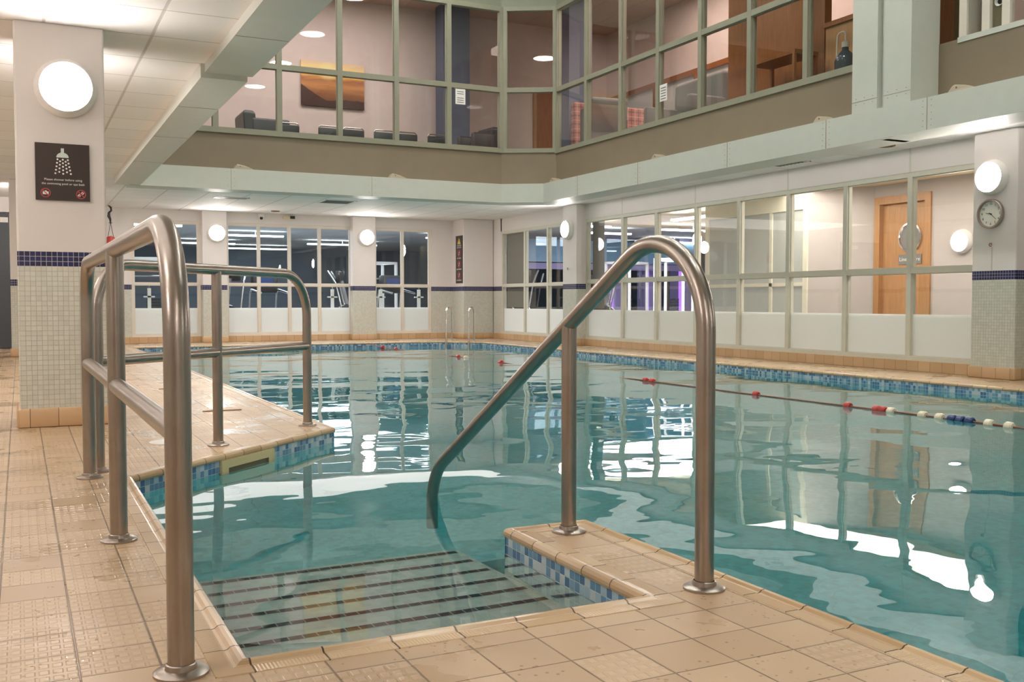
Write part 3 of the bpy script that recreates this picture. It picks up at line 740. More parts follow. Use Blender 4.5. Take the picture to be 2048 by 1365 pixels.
# ------------------------------------------------------------------ rooms behind the lower glazing
struct(MB().box(RX + .12, 22, 5, 21.5, -.05, 0).box(-1, 22, 21.5, 36, -.05, 0).build('floor_gym', M['gymfloor']), 'dark rubber gym floor beyond the glass')
struct(MB().box(RX + .12, 12.35, 5, 15.2, 2.69, 2.74).build('ceiling_corridor', M['ceil_c']), 'cream tiled corridor ceiling behind the right screen')
struct(MB().box(12.35, 22, 15.1, 21.5, 2.75, 2.8).box(RX + .12, 12.35, 15.2, 21.5, 2.75, 2.8).build('ceiling_gym_right', M['ceil_c']), 'beige tiled gym ceiling seen through the right screen')
struct(MB().box(-1, 22, 21.5, 36, 2.75, 2.8).build('ceiling_gym', M['ceil_gym']), 'dim gym ceiling beyond the far windows')
struct(MB().box(-1, 22, 35.9, 36, 0, 2.75).box(-1.1, -1, 21.5, 36, 0, 2.75).box(21.9, 22, 15, 36, 0, 2.75).box(12.4, 22, 15.1, 15.2, 0, 2.75).build('wall_gym', M['gymwall']), 'dark blue grey walls of the gym')
struct(MB().box(12.3, 12.4, 5, 10.66, 0, 2.7).box(12.3, 12.4, 11.76, 11.80, 0, 2.7).box(12.3, 12.4, 10.66, 11.76, 2.5, 2.7).prism([(12.3, 11.78), (12.4, 11.85), (11.68, 12.56), (11.58, 12.49)], 0, 2.7).box(RX + .12, 12.4, 4.9, 5, 0, 2.7).build('wall_corridor', M['corr']), 'warm grey corridor wall around the oak door')
dr = thing('door_2', 'oak store door with round porthole window beyond the right screen', None, (12.30, 11.76, 0), kind='structure')
def facex(y0, y1, z0, z1, x0, x1): return MB().box(x0, x1, -y1, -y0, z0, z1)
MB().box(-.03, .10, -.11, 0, 0, 2.5).box(-.03, .10, -1.10, -.99, 0, 2.5).box(-.03, .10, -.99, -.11, 2.38, 2.5).build('door_frame', M['wood'], dr)
lf_ = MB()
hp = [(-.66 + .20 * math.cos(a) * -1, 1.84 + .21 * math.sin(a)) for a in (2 * PI * k / 24 for k in range(24))]
lf_.box(.05, .09, -.99, -.11, 0, 2.38); leaf = lf_.build('door_leaf', M['wood'], dr)
MB().lathe([(.19, .0), (.225, -.0), (.225, -.025), (.20, -.03), (.19, -.01)], (.05, -.66, 1.84), 28, 'x').build('porthole_rim', M['chrome'], dr, smooth=40)
MB().lathe([(.01, -.004), (.195, -.004), (.195, -.008), (.01, -.008)], (.05, -.66, 1.84), 28, 'x').build('porthole_glass', M['grey'], dr)
pl = thing('door_plate', 'small grey name plate under the porthole of the oak door', 'sign'); facing(pl, (12.345, 11.10, 1.50), (0, -1, 0))
MB().box(-.22, .22, -.075, .075, 0, .008).build('plate', M['grey'], pl)
text('Linen Store', .085, 0, 0, .0095, M['ink'], pl)
# cream framed frosted booth
bo = thing('window_11', 'cream-framed frosted booth screen inside the corridor', None, (11.58, 12.49, 0), kind='structure')
f = MB().box(-.03, .05, 0, .10, 0, 2.69).box(-.03, .05, .1, 2.7, 2.36, 2.69).box(-.03, .05, 2.6, 2.7, 0, 2.36).box(-.02, .04, .86, .93, 0, 2.36).box(-.02, .04, .1, 2.6, 1.10, 1.16).box(-.02, .04, .1, 2.6, 0, .15)
f.build('frame', plain('booth_frame_paint', (.85, .80, .66), .5), bo)
MB().box(0, .02, .1, 2.6, .15, 2.36).build('frosted_pane', plain('booth_panel', (.55, .57, .54), .5), bo)
for k, (x, y, dx, dy) in enumerate(((11.15, 18.3, .09, .9), (13.4, 22.0, .9, .09), (12.7, 16.9, .09, .9), (15.0, 20.2, .9, .09), (17.5, 24.5, .9, .09), (12.0, 20.1, .5, .08))):
    o = thing('ceiling_tube_light', 'white strip light on the beige gym ceiling seen through the right screen', 'light', (x, y, 2.75), 0, 'gym strip lights beyond the right screen')
    MB().box(-dx, dx, -dy, dy, -.17, -.13).build('tube', M['gymlight'], o); MB().box(-.01, .01, -.01, .01, -.13, 0).build('hanger', M['whitepl'], o)
for k, (x, y, w_) in enumerate(((5.75, 27.3, .75), (2.9, 24.5, .55), (9.1, 30.4, 1.1), (5.2, 31.5, .8), (11.0, 26.0, .8), (9.6, 23.6, .5), (1.5, 30.0, .8), (7.2, 34.0, 1.0))):
    o = thing('ceiling_tube_light', 'white strip light on the dim gym ceiling beyond the far windows', 'light', (x, y, 2.75), 0, 'gym strip lights beyond the far windows')
    MB().box(-w_, w_, -.08, .08, -.15, -.11).build('tube', M['gymlight'], o); MB().box(-.01, .01, -.01, .01, -.11, 0).build('hanger', M['whitepl'], o)
for k, (x, y) in enumerate(((10.95, 9.0), (10.95, 12.0))):
    o = MB().box(x - .30, x + .30, y - .30, y + .30, 2.67, 2.69).build('ceiling_panel_light', M['corrlight']); tag(o, 'square light panel in the corridor ceiling', 'light', 'corridor ceiling panels')
for x, l in ((15.6, 'violet-lit column, leftmost of three beyond the right screen'), (16.85, 'violet-lit column, middle one of three beyond the right screen'), (18.05, 'violet-lit column, rightmost of three beyond the right screen')):
    o = struct(MB().box(x, x + .55, 25, 25.5, 0, 2.75).build('column_gym', PURPLEBODY), l)
    MB().box(x - .03, x + .06, 24.96, 25.0, .0, 2.3).build('violet_strip', M['purple'], o)

def treadmill(label, loc, rz):
    t = thing('treadmill', label, 'treadmill', loc, rz)
    MB().cbox(-.38, .38, -.9, .9, .05, .2, .04).build('running_deck', M['black'], t, smooth=50)
    for s in (-1, 1):
        MB().tube(fillet([(s * .36, .75, .1), (s * .36, .62, 1.15), (s * .36, .1, 1.05)], [.12], 5), .03, 8).build('upright', M['chrome'], t, smooth=60)
    MB().cbox(-.34, .34, .5, .66, 1.05, 1.5, .05).build('console', M['black'], t, smooth=50)
    MB().box(-.2, .2, .495, .5, 1.2, 1.42).build('screen', M['bluefl'], t)
    return t
def crosstrainer(label, loc, rz, mat='chrome'):
    t = thing('cross_trainer', label, 'cross trainer', loc, rz)
    MB().cbox(-.3, .3, -.8, .8, 0, .1, .03).build('base', M['black'], t, smooth=50)
    MB().lathe([(.05, -.12), (.3, -.12), (.33, -.08), (.33, .08), (.3, .12), (.05, .12)], (0, .45, .45), 20, 'x').build('flywheel_housing', M['black'], t, smooth=40)
    MB().tube([(0, .5, .5), (0, .3, 1.35)], .05, 10).build('mast', M['grey'], t)
    MB().cbox(-.22, .22, .18, .28, 1.3, 1.6, .03).build('console', M['black'], t, smooth=50)
    for s in (-1, 1):
        MB().tube(fillet([(s * .28, -.5, .25), (s * .3, .35, .65), (s * .3, .2, 1.3), (s * .25, .0, 1.6)], [.1, .15], 5), .022, 8).build('arm', M[mat], t, smooth=60)
        MB().cbox(s * .28 - .08, s * .28 + .08, -.7, -.35, .28, .33, .02).build('footplate', M['black'], t)
    return t
def rack(label, loc, rz):
    t = thing('weight_machine', label, 'weight machine', loc, rz)
    for sx in (-1, 1):
        for sy in (-1, 1): MB().box(sx * .5 - .03, sx * .5 + .03, sy * .35 - .03, sy * .35 + .03, 0, 1.9).build('post', M['whitepl'], t)
    MB().box(-.53, .53, -.38, -.32, 1.84, 1.9).box(-.53, .53, .32, .38, 1.84, 1.9).box(-.53, -.47, -.32, .32, 1.84, 1.9).box(.47, .53, -.32, .32, 1.84, 1.9).build('top_frame', M['whitepl'], t)
    b = MB()
    for k in range(9): b.box(-.16, .16, -.08, .08, .3 + k * .07, .36 + k * .07)
    b.build('weight_stack', M['black'], t)
    MB().tube([(-.6, -.4, 1.45), (.6, -.4, 1.45)], .018, 8).build('bar', M['chrome'], t)
    MB().cbox(-.18, .18, -.65, -.3, .42, .5, .02).build('seat', M['black'], t, smooth=50)
    return t
crosstrainer('cross trainer with silver arms in the left pane of the four-pane window', (4.4, 22.9, 0), 2.4)
treadmill('treadmill behind the second pane of the four-pane window', (5.5, 23.8, 0), .3)
crosstrainer('cross trainer behind the right pane of the four-pane window', (6.9, 24.2, 0), -2.0)
treadmill('treadmill with curved chrome handles behind the corner gym window', (8.55, 23.2, 0), .35)
rack('white weight frame behind the left pane of the corner gym window', (8.5, 25.6, 0), .2)
rack('white weight frame behind the window at far left', (2.9, 25.4, 0), -.1)
crosstrainer('cross trainer nearest the corner beyond the right screen', (12.2, 19.0, 0), 1.1)
treadmill('treadmill left of the first violet column', (13.2, 21.6, 0), 2.0)
rack('white weight frame in front of the middle violet column', (14.6, 22.6, 0), .5)
rack('white weight frame in front of the right violet column', (14.5, 20.3, 0), .7)
crosstrainer('cross trainer behind the far right-wall panes near the pillar', (10.9, 21.0, 0), .4)
treadmill('treadmill behind the middle pane next to the corner', (11.4, 23.6, 0), -.6)
def rod(label, x, h=.72):
    t = thing('coat_stand', label, 'stand', (x, 21.75, 0), 0, 'slim white stands behind the far windows'); t.name = 'slim_white_stand'
    MB().box(-.035, .035, -.02, .02, .02, 1.12).build('post', M['whitepl'], t); MB().box(-.11, .11, -.02, .02, .93, .96).build('crossbar', M['whitepl'], t)
    MB().tube([(0, 0, 1.12), (0, 0, 1.19)], .008, 6).build('hook', M['chrome'], t); MB().box(-.14, .14, -.12, .12, 0, .02).build('base', M['whitepl'], t)
rod('slim white stand behind the window at far left', 2.40); rod('slim white stand behind the fourth pane of the four-pane window', 6.27); rod('slim white stand in the left pane of the corner gym window', 7.40); rod('slim white stand in the right pane of the corner gym window', 8.33)
ex = thing('exit_sign', 'small glowing green exit sign in the gym', 'sign'); facing(ex, (5.35, 30.0, 1.35), (1, 0, 0))
MB().box(-.16, .16, -.09, .09, 0, .03).build('light_box', M['green'], ex)
tv = thing('blue_screen_panel', 'long pale blue panel high on the gym wall beyond the right screen', 'panel', (12.2, 24.5, 1.95))
MB().box(0, 6.0, 0, .1, 0, .62).build('panel', plain('blue_panel', (.30, .50, .70), .4), tv); MB().box(0, 6.0, -.02, .1, -.2, -.03).build('rail', PURPLEBODY, tv)
bp = thing('window_poster', 'dark printed vinyl panel on the pane nearest the corner pillar', 'poster'); facing(bp, (RX + .11, 20.18, .72), (0, -1, 0))
MB().box(0, 1.0, 0, 1.66, 0, .004).build('panel', plain('vinyl_grey', (.16, .15, .13), .5), bp)
for k in range(7): MB().box(.2, .2 + .35 + .3 * random.random(), 1.2 - k * .1, 1.22 - k * .1, -.002, 0).build('text_line', M['paper'], bp)
bq = thing('window_poster', 'dark grey vinyl strip on the first pane right of the wall pillar', 'poster'); facing(bq, (RX + .11, 16.45, .72), (0, -1, 0))
MB().box(0, .42, 0, 1.66, 0, .004).build('panel', plain('vinyl_grey2', (.12, .11, .10), .5), bq)

# ------------------------------------------------------------------ lamps
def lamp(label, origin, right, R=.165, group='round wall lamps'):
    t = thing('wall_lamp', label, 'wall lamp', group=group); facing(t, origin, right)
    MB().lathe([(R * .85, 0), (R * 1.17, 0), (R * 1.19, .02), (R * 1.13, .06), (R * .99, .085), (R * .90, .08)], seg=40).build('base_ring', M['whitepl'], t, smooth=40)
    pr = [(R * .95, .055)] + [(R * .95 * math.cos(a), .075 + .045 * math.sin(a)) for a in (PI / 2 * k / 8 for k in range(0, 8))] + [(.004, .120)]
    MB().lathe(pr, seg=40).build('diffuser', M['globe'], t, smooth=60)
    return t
lamp('large glowing round lamp above the shower sign', (.302, 7.40, 2.28), (1, 0, 0))
lamp('glowing round lamp on the pillar left of the four-pane window', (3.65, 21.1, 2.25), (1, 0, 0))
lamp('glowing round lamp on the pillar right of the four-pane window', (6.85, 21.1, 2.25), (1, 0, 0))
lamp('glowing round lamp on the right wall pillar near the ladder corner', (9.55, 16.86, 2.24), (0, -1, 0))
lamp('glowing round lamp above the clock', (9.55, 7.47, 2.20), (0, -1, 0))
for l, o, r in (('added round lamp on the near end wall', (0, -3, 2.2), (-1, 0, 0)), ('added round lamp on the near wall over the pool', (6, -3, 2.2), (-1, 0, 0)), ('added round lamp on the left wall behind the viewer', (-3, 1.5, 2.2), (0, 1, 0)),
                ('added round lamp on the left wall of the walkway', (-3, 6.5, 2.2), (0, 1, 0)), ('added round lamp on the far left wall of the walkway', (-3, 12.5, 2.2), (0, 1, 0)), ('added round lamp on the left wall at the end of the walkway', (-3, 17.5, 2.2), (0, 1, 0)), ('added round lamp on the back of the shower sign pillar', (.27, 7.95, 2.25), (-1, 0, 0)), ('added round lamp on the back of the slim far pillar', (.14, 17.5, 2.25), (-1, 0, 0)), ('added round lamp on the right wall near the viewer', (9.75, 1.5, 2.2), (0, -1, 0))): lamp(l, o, r)  # unseen lamps, added to brighten the walls and low ceiling
lamp('added glowing round standing in for a lamp reflection right of the oak door', (12.3, 10.1, 1.72), (0, -1, 0), .15, 'glowing stand-ins for lamp reflections')  # this and the next: lamp reflections in the panes, built as glowing rounds
lamp('added glowing round standing in for a lamp reflection at the top of the curved right handrail', (11.9, 15.8, 2.05), (0, -1, 0), .15, 'glowing stand-ins for lamp reflections')

# panels added out of view in the low ceiling to keep the deck lit
def panel(x, y, l, e='corrlight'):
    t = thing('ceiling_panel_light', l, 'light', (x, y, CZ)); MB().box(-.30, .30, -.30, .30, -.022, -.004).build('diffuser', M[e], t); MB().box(-.33, .33, -.33, .33, -.018, 0).build('trim_frame', M['whitepl'], t)
panel(-1.55, 2.2, 'added square light panel in the walkway ceiling by the viewer'); panel(-1.55, 6.3, 'added square light panel in the walkway ceiling left of the pillar'); panel(.5, -1.2, 'added square light panel in the ceiling behind the viewer'); panel(-1.55, 10.5, 'added square light panel in the walkway ceiling past the pillar')
panel(4.5, -1.8, 'added square light panel in the ceiling over the near pool end')

# ------------------------------------------------------------------ handrails
TR = .0300
def flange(p, parent):
    MB().lathe([(.062, 0), (.062, .006), (.056, .010), (.036, .013), (.034, .024), (TR + .001, .026)], p, 28).build('floor_flange', M['steel'], parent, smooth=35)
def rail_a():
    t = thing('handrail', 'brushed steel handrail with three posts, nearest at left', 'handrail', (0, 0, 0), 0)
    MB().tube(fillet([(.316, 2.345, .01), (.316, 2.345, 1.036), (.289, 5.17, 1.030), (.289, 5.17, .01)], [.27, .17], 16), TR, 24).build('looped_tube', M['steel'], t, smooth=60)
    MB().tube([(.302, 3.762, .01), (.302, 3.762, 1.03)], TR, 24).build('post', M['steel'], t, smooth=60)
    MB().tube([(.316, 2.345, .552), (.289, 5.17, .552)], TR * .93, 24).build('mid_rail', M['steel'], t, smooth=60)
    for p in ((.316, 2.345, 0), (.302, 3.762, 0), (.289, 5.17, 0)): flange(p, t)
def rail_b():
    t = thing('handrail', 'brushed steel handrail crossing behind the pool corner, with a mid post', 'handrail')
    A, B = (.34, 5.339), (1.750, 6.693)
    MB().tube(fillet([(*A, .01), (*A, 1.038), (*B, 1.032), (*B, .01)], [.22, .28], 14), TR, 24).build('looped_tube', M['steel'], t, smooth=60)
    m = (A[0] + (B[0] - A[0]) * .494, A[1] + (B[1] - A[1]) * .494)
    MB().tube([(*m, .01), (*m, 1.03)], TR * .97, 24).build('post', M['steel'], t, smooth=60)
    MB().tube([(*A, .550), (*B, .547)], TR * .93, 24).build('mid_rail', M['steel'], t, smooth=60)
    for p in (A, m, B): flange((*p, 0), t)
def rail_r():
    t = thing('handrail', 'brushed steel handrail arching down into the water at right', 'handrail')
    X = 1.80
    MB().tube(fillet([(X, 2.36, .01), (X, 2.36, 1.223), (X, 4.53, .001), (X, 4.53, -.8)], [.27, .28], 18), .0285, 24).build('arched_tube', M['steel'], t, smooth=60)
    MB().tube([(X, 3.17, .01), (X, 3.17, .764)], .028, 24).build('post', M['steel'], t, smooth=60)
    flange((X, 2.36, 0), t); flange((X, 3.17, 0), t)
rail_a(); rail_b(); rail_r()
def ladder():
    t = thing('pool_ladder', 'chrome pool ladder with two hooped rails in the far right corner', 'ladder')
    for px, py in ((8.028, 19.322), (8.385, 18.965)):
        d = .19
        pts = fillet([(px - .05, py - .05, -.95), (px - .02, py - .02, .70), (px + d, py + d, .74), (px + d, py + d, .01)], [.085, .13], 10)
        MB().tube(pts, .021, 14).build('rail', M['chrome'], t, smooth=60)
        MB().lathe([(.05, 0), (.05, .008), (.023, .02)], (px + d, py + d, 0), 20).build('floor_flange', M['chrome'], t, smooth=40)
    for k in range(4):
        z = -.2 - k * .2
        b = MB(); b.loft([[(8.00, 19.26, z), (8.34, 18.92, z), (8.31, 18.89, z), (7.97, 19.23, z)], [(8.00, 19.26, z + .02), (8.34, 18.92, z + .02), (8.31, 18.89, z + .02), (7.97, 19.23, z + .02)]])
        b.build('tread', M['chrome'], t)
ladder()

# ------------------------------------------------------------------ lane rope
lr = thing('lane_rope', 'lane rope with red, cream and navy floats along the right side of the pool', 'lane rope')
pts = [(6.35, 19.53, .0), (6.42, 19.35, -.03), (6.50, 19.05, -.075), (6.55, 18.4, -.082)]
y = 17.8
while y > -2.45:
    dip = .012 if (10.3 < y < 13.4 or 13.9 < y < 15.0 or 15.7 < y < 18) else 0
    pts.append((6.60 + .015 * math.sin(y * 1.3), y, WZ + .006 - dip)); y -= .35
MB().tube(pts, .0065, 6).build('rope', M['rope'], lr, smooth=60)
MB().tube([(6.34, 19.56 + .03 * math.cos(a), .02 + .03 * math.sin(a)) for a in (PI * k / 4 for k in range(9))], .007, 6).build('hook', M['yellow'], lr)
fl = [(19.0, 'redfl'), (18.45, 'redfl'), (15.43, 'redfl'), (15.1, 'whitefl'), (13.71, 'redfl'), (9.80, 'redfl'), (9.66, 'redfl'), (7.82, 'redfl'), (6.61, 'redfl'), (6.28, 'redfl'), (6.21, 'redfl'), (6.12, 'whitefl'), (5.79, 'whitefl'), (5.62, 'whitefl'), (5.50, 'bluefl'), (5.42, 'bluefl'), (5.335, 'bluefl'), (5.16, 'whitefl'), (4.985, 'whitefl'), (4.6, 'whitefl'), (4.2, 'redfl'), (3.5, 'redfl')]
for y, m in fl:
    xx = 6.50 if y > 18.8 else 6.60 + .015 * math.sin(y * 1.3)
    R = .037
    o = MB().lathe([(.010, -.034), (R * .75, -.034), (R, -.022), (R, .022), (R * .75, .034), (.010, .034)], (xx, y, WZ + .004 if y < 18.8 else -.07), 18, 'y').build('float', M[m], lr, smooth=35)

# ------------------------------------------------------------------ signs
sg = thing('shower_sign', 'dark brown sign asking swimmers to shower before using the pool', 'sign'); facing(sg, (.108, 7.392, 1.528), (1, 0, 0))
W, H = .335, .382
MB().box(0, W, 0, H, 0, .006).build('board', M['brown'], sg)
def S(px, py):
    x = (px - 283) / 722; return x * W, H - (py - 110 - 30 * (x - .15)) / 780 * H
z0 = .0065
b = MB(); x, y = S(645, 218); b.box(x - .0095, x + .0095, y - .013, y + .016, z0 - .001, z0 + .001)
cx, cy = S(645, 312); b.prism([(cx + .038 * math.cos(a), cy + .034 * math.sin(a)) for a in (PI * k / 16 for k in range(17))], z0 - .001, z0 + .001)
b.build('shower_head', M['pale'], sg)
b = MB()
for px, py in ((578, 335), (648, 340), (715, 345), (612, 362), (685, 367), (571, 383), (649, 388), (724, 391), (608, 409), (689, 414), (564, 431), (649, 436), (733, 440), (603, 458), (695, 462), (556, 478), (650, 484), (743, 487), (600, 506), (701, 511), (547, 525), (651, 532), (752, 535)):
    x, y = S(px, py); b.disc(x, y, .0062, z0 - .001, z0 + .001, 12)
b.build('water_drops', M['ink'], sg)
x, y = S(650, 616); text('Please shower before using', .0205, x, y, z0, M['ink'], sg, sx=1.03)
x, y = S(650, 672); text('the swimming pool or spa bath', .0205, x, y, z0, M['ink'], sg, sx=1.03)
def prohibit(cx, cy, kind):
    r = .031
    q = MB().ring(cx, cy, r * .82, r, z0 - .001, z0 + .0015)
    c, s = math.cos(PI / 4), math.sin(PI / 4); L = r * .85; w = r * .09
    q.prism([(cx - L * c - w * s, cy + L * s - w * c), (cx - L * c + w * s, cy + L * s + w * c), (cx + L * c + w * s, cy - L * s + w * c), (cx + L * c - w * s, cy - L * s - w * c)], z0 + .0008, z0 + .0018)
    if kind == 2: q.prism([(cx - L * c - w * s, cy - L * s + w * c), (cx + L * c - w * s, cy + L * s + w * c), (cx + L * c + w * s, cy + L * s - w * c), (cx - L * c + w * s, cy - L * s - w * c)], z0 + .0008, z0 + .0018)
    o = q.build('prohibition_ring', M['red'], sg)
    g = MB()
    if kind == 1: g.box(cx - .018, cx + .018, cy - .011, cy + .008, z0 - .001, z0 + .0006); g.box(cx - .006, cx + .007, cy + .008, cy + .014, z0 - .001, z0 + .0006)
    else:
        for s_ in (-1, 1):
            px, py = cx + s_ * .010, cy + s_ * .008
            g.prism([(px - .012, py - .002), (px + .002, py - .010), (px + .010, py + .002), (px - .003, py + .011)], z0 - .001, z0 + .0006)
    g.build('pictogram', M['ink'], o)
x, y = S(415, 790); prohibit(x, y, 1)
x, y = S(885, 815); prohibit(x, y, 2)

ws = thing('warning_sign', 'tall narrow brown safety sign on the corner pillar', 'sign'); facing(ws, (8.995, 21.10, 1.26), (0, -1, 0))
W2, H2 = .385, 1.08
MB().box(0, W2, 0, H2, 0, .006).build('board', M['brown'], ws)
MB().prism([(.10, H2 - .19), (.285, H2 - .19), (.1925, H2 - .05)], .006, .009).build('warning_triangle', M['yellow'], ws)
text('!', .13, .1925, H2 - .135, .0095, M['brown'], ws)
text('CAUTION', .052, .1925, H2 - .225, .007, M['ink'], ws); text('DEEP WATER', .04, .1925, H2 - .27, .007, M['ink'], ws)
for k, s_ in enumerate(('NO DIVING', 'NO RUNNING', 'NO BOMBING')):
    cy = H2 - .40 - k * .25; cx = .1925
    q = MB().ring(cx, cy, .068, .082, .006, .009).prism([(cx - .055, cy + .045), (cx - .045, cy + .055), (cx + .055, cy - .045), (cx + .045, cy - .055)], .006, .0095)
    o = q.build('prohibition_ring', M['red'], ws)
    MB().disc(cx + .01, cy + .035, .012, .006, .008).prism([(cx - .03, cy - .04), (cx - .015, cy - .045), (cx + .02, cy + .015), (cx + .0, cy + .02)], .006, .008).prism([(cx - .035, cy + .0), (cx + .035, cy + .008), (cx + .035, cy + .016), (cx - .035, cy + .008)], .006, .008).build('pictogram', M['ink'], o)
    text(s_, .042, cx, cy - .112, .007, M['ink'], ws)

# ------------------------------------------------------------------ clock and pillar fittings
ck = thing('wall_clock', 'round silver wall clock under the lamp on the right pillar', 'clock'); facing(ck, (9.55, 7.476, 1.805), (0, -1, 0))
MB().lathe([(.150, 0), (.160, .01), (.160, .045), (.154, .052), (.143, .052), (.138, .035), (.138, .02)], seg=48).build('rim', M['steel'], ck, smooth=40)
MB().disc(0, 0, .139, .002, .020, 48).build('dial', M['clockface'], ck)
for k in range(1, 13):
    a = 2 * PI * k / 12; text(str(k), .036, .110 * math.sin(a), .110 * math.cos(a), .021, M['black'], ck, 'numeral', ext=.0004)
def hand(a, L, w, z, nm):
    a = math.radians(a); dx, dy = math.sin(a), math.cos(a)
    MB().prism([(-dx * .02 - dy * w, -dy * .02 + dx * w), (-dx * .02 + dy * w, -dy * .02 - dx * w), (dx * L + dy * w * .5, dy * L - dx * w * .5), (dx * L - dy * w * .5, dy * L + dx * w * .5)], z, z + .0015).build(nm, M['black'], ck)
hand(281, .062, .004, .023, 'hour_hand'); hand(131, .098, .003, .026, 'minute_hand')
MB().disc(0, 0, .006, .022, .03, 16).build('hub', M['black'], ck)
def whook(label, o):
    t = thing('wall_hook', label, 'hook', group='small open wall hooks'); facing(t, o, (0, -1, 0))
    MB().tube([(0, 0, 0), (0, 0, .018)], .004, 6).build('stem', M['dirty'], t)
    MB().tube([(.0 + .018 * math.cos(a), .0 + .018 * math.sin(a), .02) for a in (.6 + k * 4.6 / 12 for k in range(13))], .0045, 8).build('ring', M['dirty'], t, smooth=60)
whook('small rusty open hook below the clock', (9.55, 7.47, 1.468)); whook('small hook under the lamp of the right wall pillar', (9.55, 16.85, 1.48))
st = MB().box(9.5485, 9.5498, 7.46, 7.475, 1.19, 1.44).build('x', plain('faint_stain', (.60, .56, .48), .7)); st.name = 'drip_stain'; tag(st, 'faint drip stain below the rusty hook on the clock pillar', 'stain')

# ------------------------------------------------------------------ ceiling fittings
cc = thing('security_camera', 'white dome security camera at the top of the far wall', 'camera', (4.60, 21.28, 2.66))
MB().lathe([(.055, .05), (.075, .04), (.078, -.01), (.07, -.03)], seg=24).build('housing', M['whitepl'], cc, smooth=40)
MB().lathe([(.062, -.03), (.058, -.07), (.035, -.10), (.004, -.108)], seg=24).build('eyeball', M['whitepl'], cc, smooth=60)
MB().lathe([(.004, -.062), (.032, -.060), (.036, -.045), (.036, -.03)], (0, 0, -.055), 20, 'y').build('lens', M['black'], cc, smooth=60)
em = thing('emergency_light', 'small cream emergency light on the far wall beside the camera', 'light', (5.22, 21.28, 2.64))
MB().cbox(-.16, .10, -.05, .02, -.035, .03, .015).build('body', plain('cream_plastic', (.72, .66, .45), .4), em, smooth=50); MB().box(-.01, .09, -.062, -.05, -.03, .03).build('sensor', M['black'], em)
def vent(x, y, l, sx=.3, sy=.3):
    t = thing('air_vent', l, 'vent', (x, y, CZ)); MB().box(-sx, sx, -sy, -sy + .03, -.01, 0).box(-sx, sx, sy - .03, sy, -.01, 0).box(-sx, -sx + .03, -sy, sy, -.01, 0).box(sx - .03, sx, -sy, sy, -.01, 0).build('trim_frame', M['whitepl'], t)
    b = MB()
    for k in range(8):
        yy = -sy + .05 + k * (2 * sy - .1) / 7.; b.box(-sx + .03, sx - .03, yy - .008, yy + .008, -.009, -.001)
    b.build('louvres', M['grey'], t)
vent(5.35, 18.2, 'grey louvred vent in the far strip of ceiling'); vent(9.28, 10.45, 'grey louvred vent in the ceiling above the right screen', .16, .3); vent(3.45, 18.35, 'louvred vent in the far ceiling left of the other', .3, .12)
def spot(x, y, l, R=.09):
    t = thing('recessed_downlight', l, 'light fitting', (x, y, CZ)); MB().ring(0, 0, R * .75, R, -.012, 0, 28).build('bezel', M['dirty'], t); MB().disc(0, 0, R * .76, -.004, -.001, 24).build('reflector', M['spandrel'], t)
spot(4.75, 20.6, 'unlit round downlight in the far ceiling above the camera'); spot(9.3, 8.75, 'unlit brown round downlight in the ceiling left of the clock pillar', .11); spot(9.2, 15.6, 'unlit round downlight beside the right wall pillar')
hk = thing('hanging_hook', 'black hook and cords holding a red float at the left end of the far wall', 'hook', (1.60, 20.85, 0))
MB().tube([(-.03, 0, CZ), (.02, 0, 2.67), (.025, 0, 2.61), (-.015, 0, 2.57), (-.02, 0, 2.50), (.005, 0, 2.44), (.01, 0, 2.36)], [.012, .02, .018, .022, .03, .022, .01], 8).build('hook_body', M['black'], hk, smooth=60)
MB().lathe([(.01, 2.38), (.04, 2.375), (.01, 2.36)], (.01, 0, 0), 14).build('collar', M['black'], hk)
for s_ in (-1, 1): MB().cyl((.01, 0, 2.37), (.01 + s_ * .055, 0, 2.08), .005, 6).build('cord', M['black'], hk)
MB().lathe([(.01, .12), (.07, .10), (.095, .03), (.095, -.06), (.06, -.12), (.01, -.13)], (.01, 0, 2.0), 20).build('float', M['redfl'], hk, smooth=50)
def ledge(x, y, rz, l):
    t = thing('ledge_spotlight', l, 'light fitting', (x, y, 2.93), rz, 'dusty uplight fittings on the fascia ledge')
    t.scale = (1, 1, 1.6)
    MB().loft([[(-.17, -.06, 0), (.17, -.06, 0), (.17, .08, 0), (-.17, .08, 0)], [(-.12, -.045, .045), (.06, -.045, .03), (.06, .06, .03), (-.12, .06, .045)], [(-.10, -.03, .055), (.02, -.03, .04), (.02, .05, .04), (-.10, .05, .055)]]).build('cover', M['dustc'], t, bevel=.006)
    MB().cyl((-.06, -.048, .03), (-.06, -.058, .03), .006, 8).build('screw', M['dirty'], t)
for y, l in ((15.35, 'dusty cover on the fascia ledge at the inner corner'), (12.2, 'dusty cover on the right fascia ledge below the tartan bench'), (8.85, 'dusty cover on the right fascia ledge left of the boxed columns'), (6.95, 'dusty cover on the right fascia ledge right of the boxed columns')): ledge(8.45, y, -PI / 2, l)
ledge(5.80, 16.12, 0, 'dusty cover on the far fascia ledge below the blue column'); ledge(3.22, 16.12, 0, 'dusty cover on the far fascia ledge at the left')

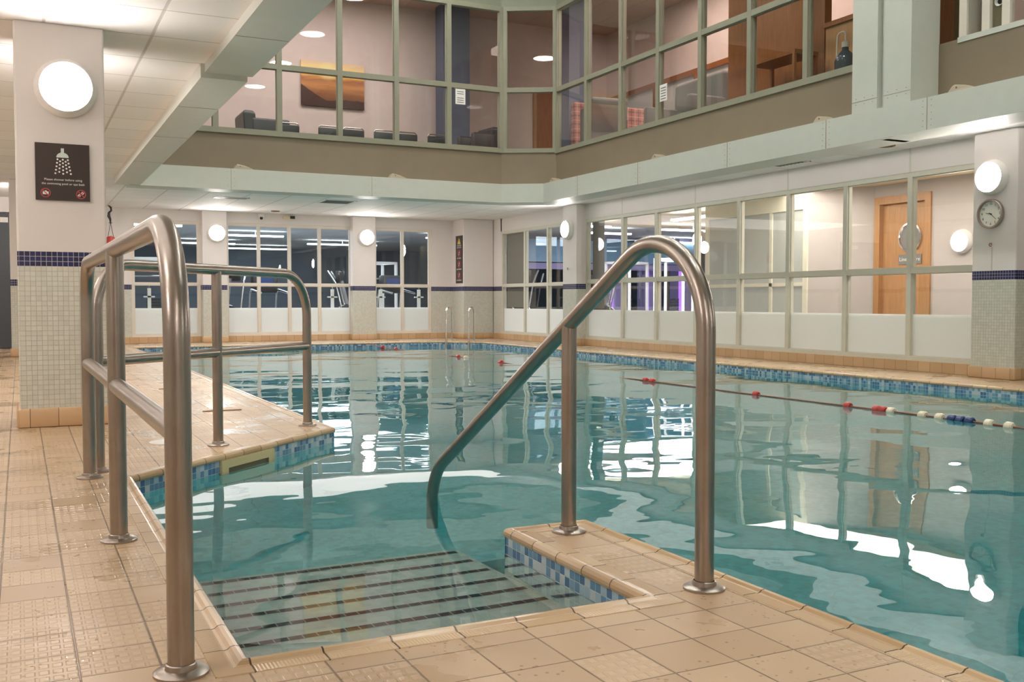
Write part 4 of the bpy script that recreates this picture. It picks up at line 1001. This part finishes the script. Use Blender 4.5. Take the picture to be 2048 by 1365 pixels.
# ------------------------------------------------------------------ deck fittings
sk = thing('pool_skimmer', 'yellowed plastic skimmer inlet set in the mosaic below the angled rail', 'skimmer')
d = Vector((1.4, 1.385, 0)).normalized(); facing(sk, (1.155, 5.748, -.026), d)
MB().box(-.26, -.20, -.15, 0, -.01, .012).box(.20, .26, -.15, 0, -.01, .012).box(-.20, .20, -.045, 0, -.01, .012).box(-.20, .20, -.15, -.12, -.01, .012).build('frame', M['skim'], sk)
MB().box(-.20, .20, -.12, -.045, -.008, .004).build('dark_mouth', M['olive'], sk)
lid = MB().lathe([(.12, 0), (.12, .004), (.11, .006), (.005, .006)], (.80, 6.28, 0), 32).build('skimmer_lid', M['whitepl'], smooth=40); tag(lid, 'white round lid flush in the deck between the two left handrails', 'lid')
for (x, y, l) in ((1.42, 7.9, 'loose dark strip on the wet deck behind the mid rail post'), (1.36, 10.1, 'dark strip on the deck farther along the pool edge')):
    o = MB().box(x - .17, x + .12, y - .02, y + .02, 0, .006).build('deck_strip', M['dirty']); tag(o, l, 'strip')

# ------------------------------------------------------------------ added area lights without fittings, to brighten the rooms
def area(name, loc, size, power, col, sy=None):
    l = bpy.data.lights.new(name, 'AREA'); l.energy = power; l.color = col; l.shape = 'RECTANGLE'; l.size = size; l.size_y = sy or size
    o = bpy.data.objects.new(name, l); COL.objects.link(o); o.location = loc; return o
area('gallery_far_light', (4.4, 17.4, 6.72), 5.0, 120, (1, .89, .85), 1.4)
area('gallery_right_light', (10.4, 13.5, 6.75), 1.6, 150, (1, .80, .70), 5.0)
area('corridor_light', (11.0, 10.5, 2.64), 1.2, 85, (1, .93, .84), 5.0)
area('gym_light_right', (14.0, 19.0, 2.68), 4.0, 420, (.95, .92, 1), 3.0)
area('gym_light_far', (6.0, 27.0, 2.68), 6.0, 330, (.75, .88, 1), 4.0)
area('gym_light_window', (5.5, 22.6, 2.68), 7.0, 170, (.80, .90, 1), 1.0)
area('added_fill_far', (5.0, 18.9, 2.69), 7.5, 95, (1, .94, .90), 2.4)  # this and the next three: fill added below the low ceiling
area('added_fill_right', (9.2, 10.5, 2.69), .95, 22, (1, .94, .89), 11.0)
area('added_fill_walk', (.2, 12.0, 2.69), 1.8, 60, (1, .94, .88), 7.0)
area('added_fill_near', (-1.0, 4.0, 2.69), 2.5, 30, (1, .94, .90), 4.0)
w = bpy.data.worlds.new('world'); scene.world = w; w.use_nodes = True
w.node_tree.nodes['Background'].inputs[0].default_value = (.5, .55, .6, 1); w.node_tree.nodes['Background'].inputs[1].default_value = .2

# ------------------------------------------------------------------ camera
cam = bpy.data.cameras.new('camera'); co = bpy.data.objects.new('camera', cam); COL.objects.link(co)
cam.sensor_width = 36; cam.lens = 36 * 1991 / 2048; cam.clip_start = .05; cam.clip_end = 200
co.location = (0, 0, .85); co.rotation_euler = (PI / 2 - math.atan(79.5 / 1991), 0, -math.radians(26.3))
scene.camera = co
vs = scene.view_settings; vs.view_transform = 'Standard'; vs.look = 'None'; vs.gamma = 1; vs.exposure = .14; vs.use_curve_mapping = False
cy = scene.cycles
cy.use_denoising = True; cy.use_adaptive_sampling = True; cy.adaptive_threshold = .05; cy.max_bounces = 8; cy.diffuse_bounces = 4; cy.glossy_bounces = 4; cy.transmission_bounces = 6; cy.transparent_max_bounces = 12
cy.time_limit = 950; cy.sample_clamp_indirect = 6; cy.caustics_reflective = True; cy.caustics_refractive = True; cy.blur_glossy = .5
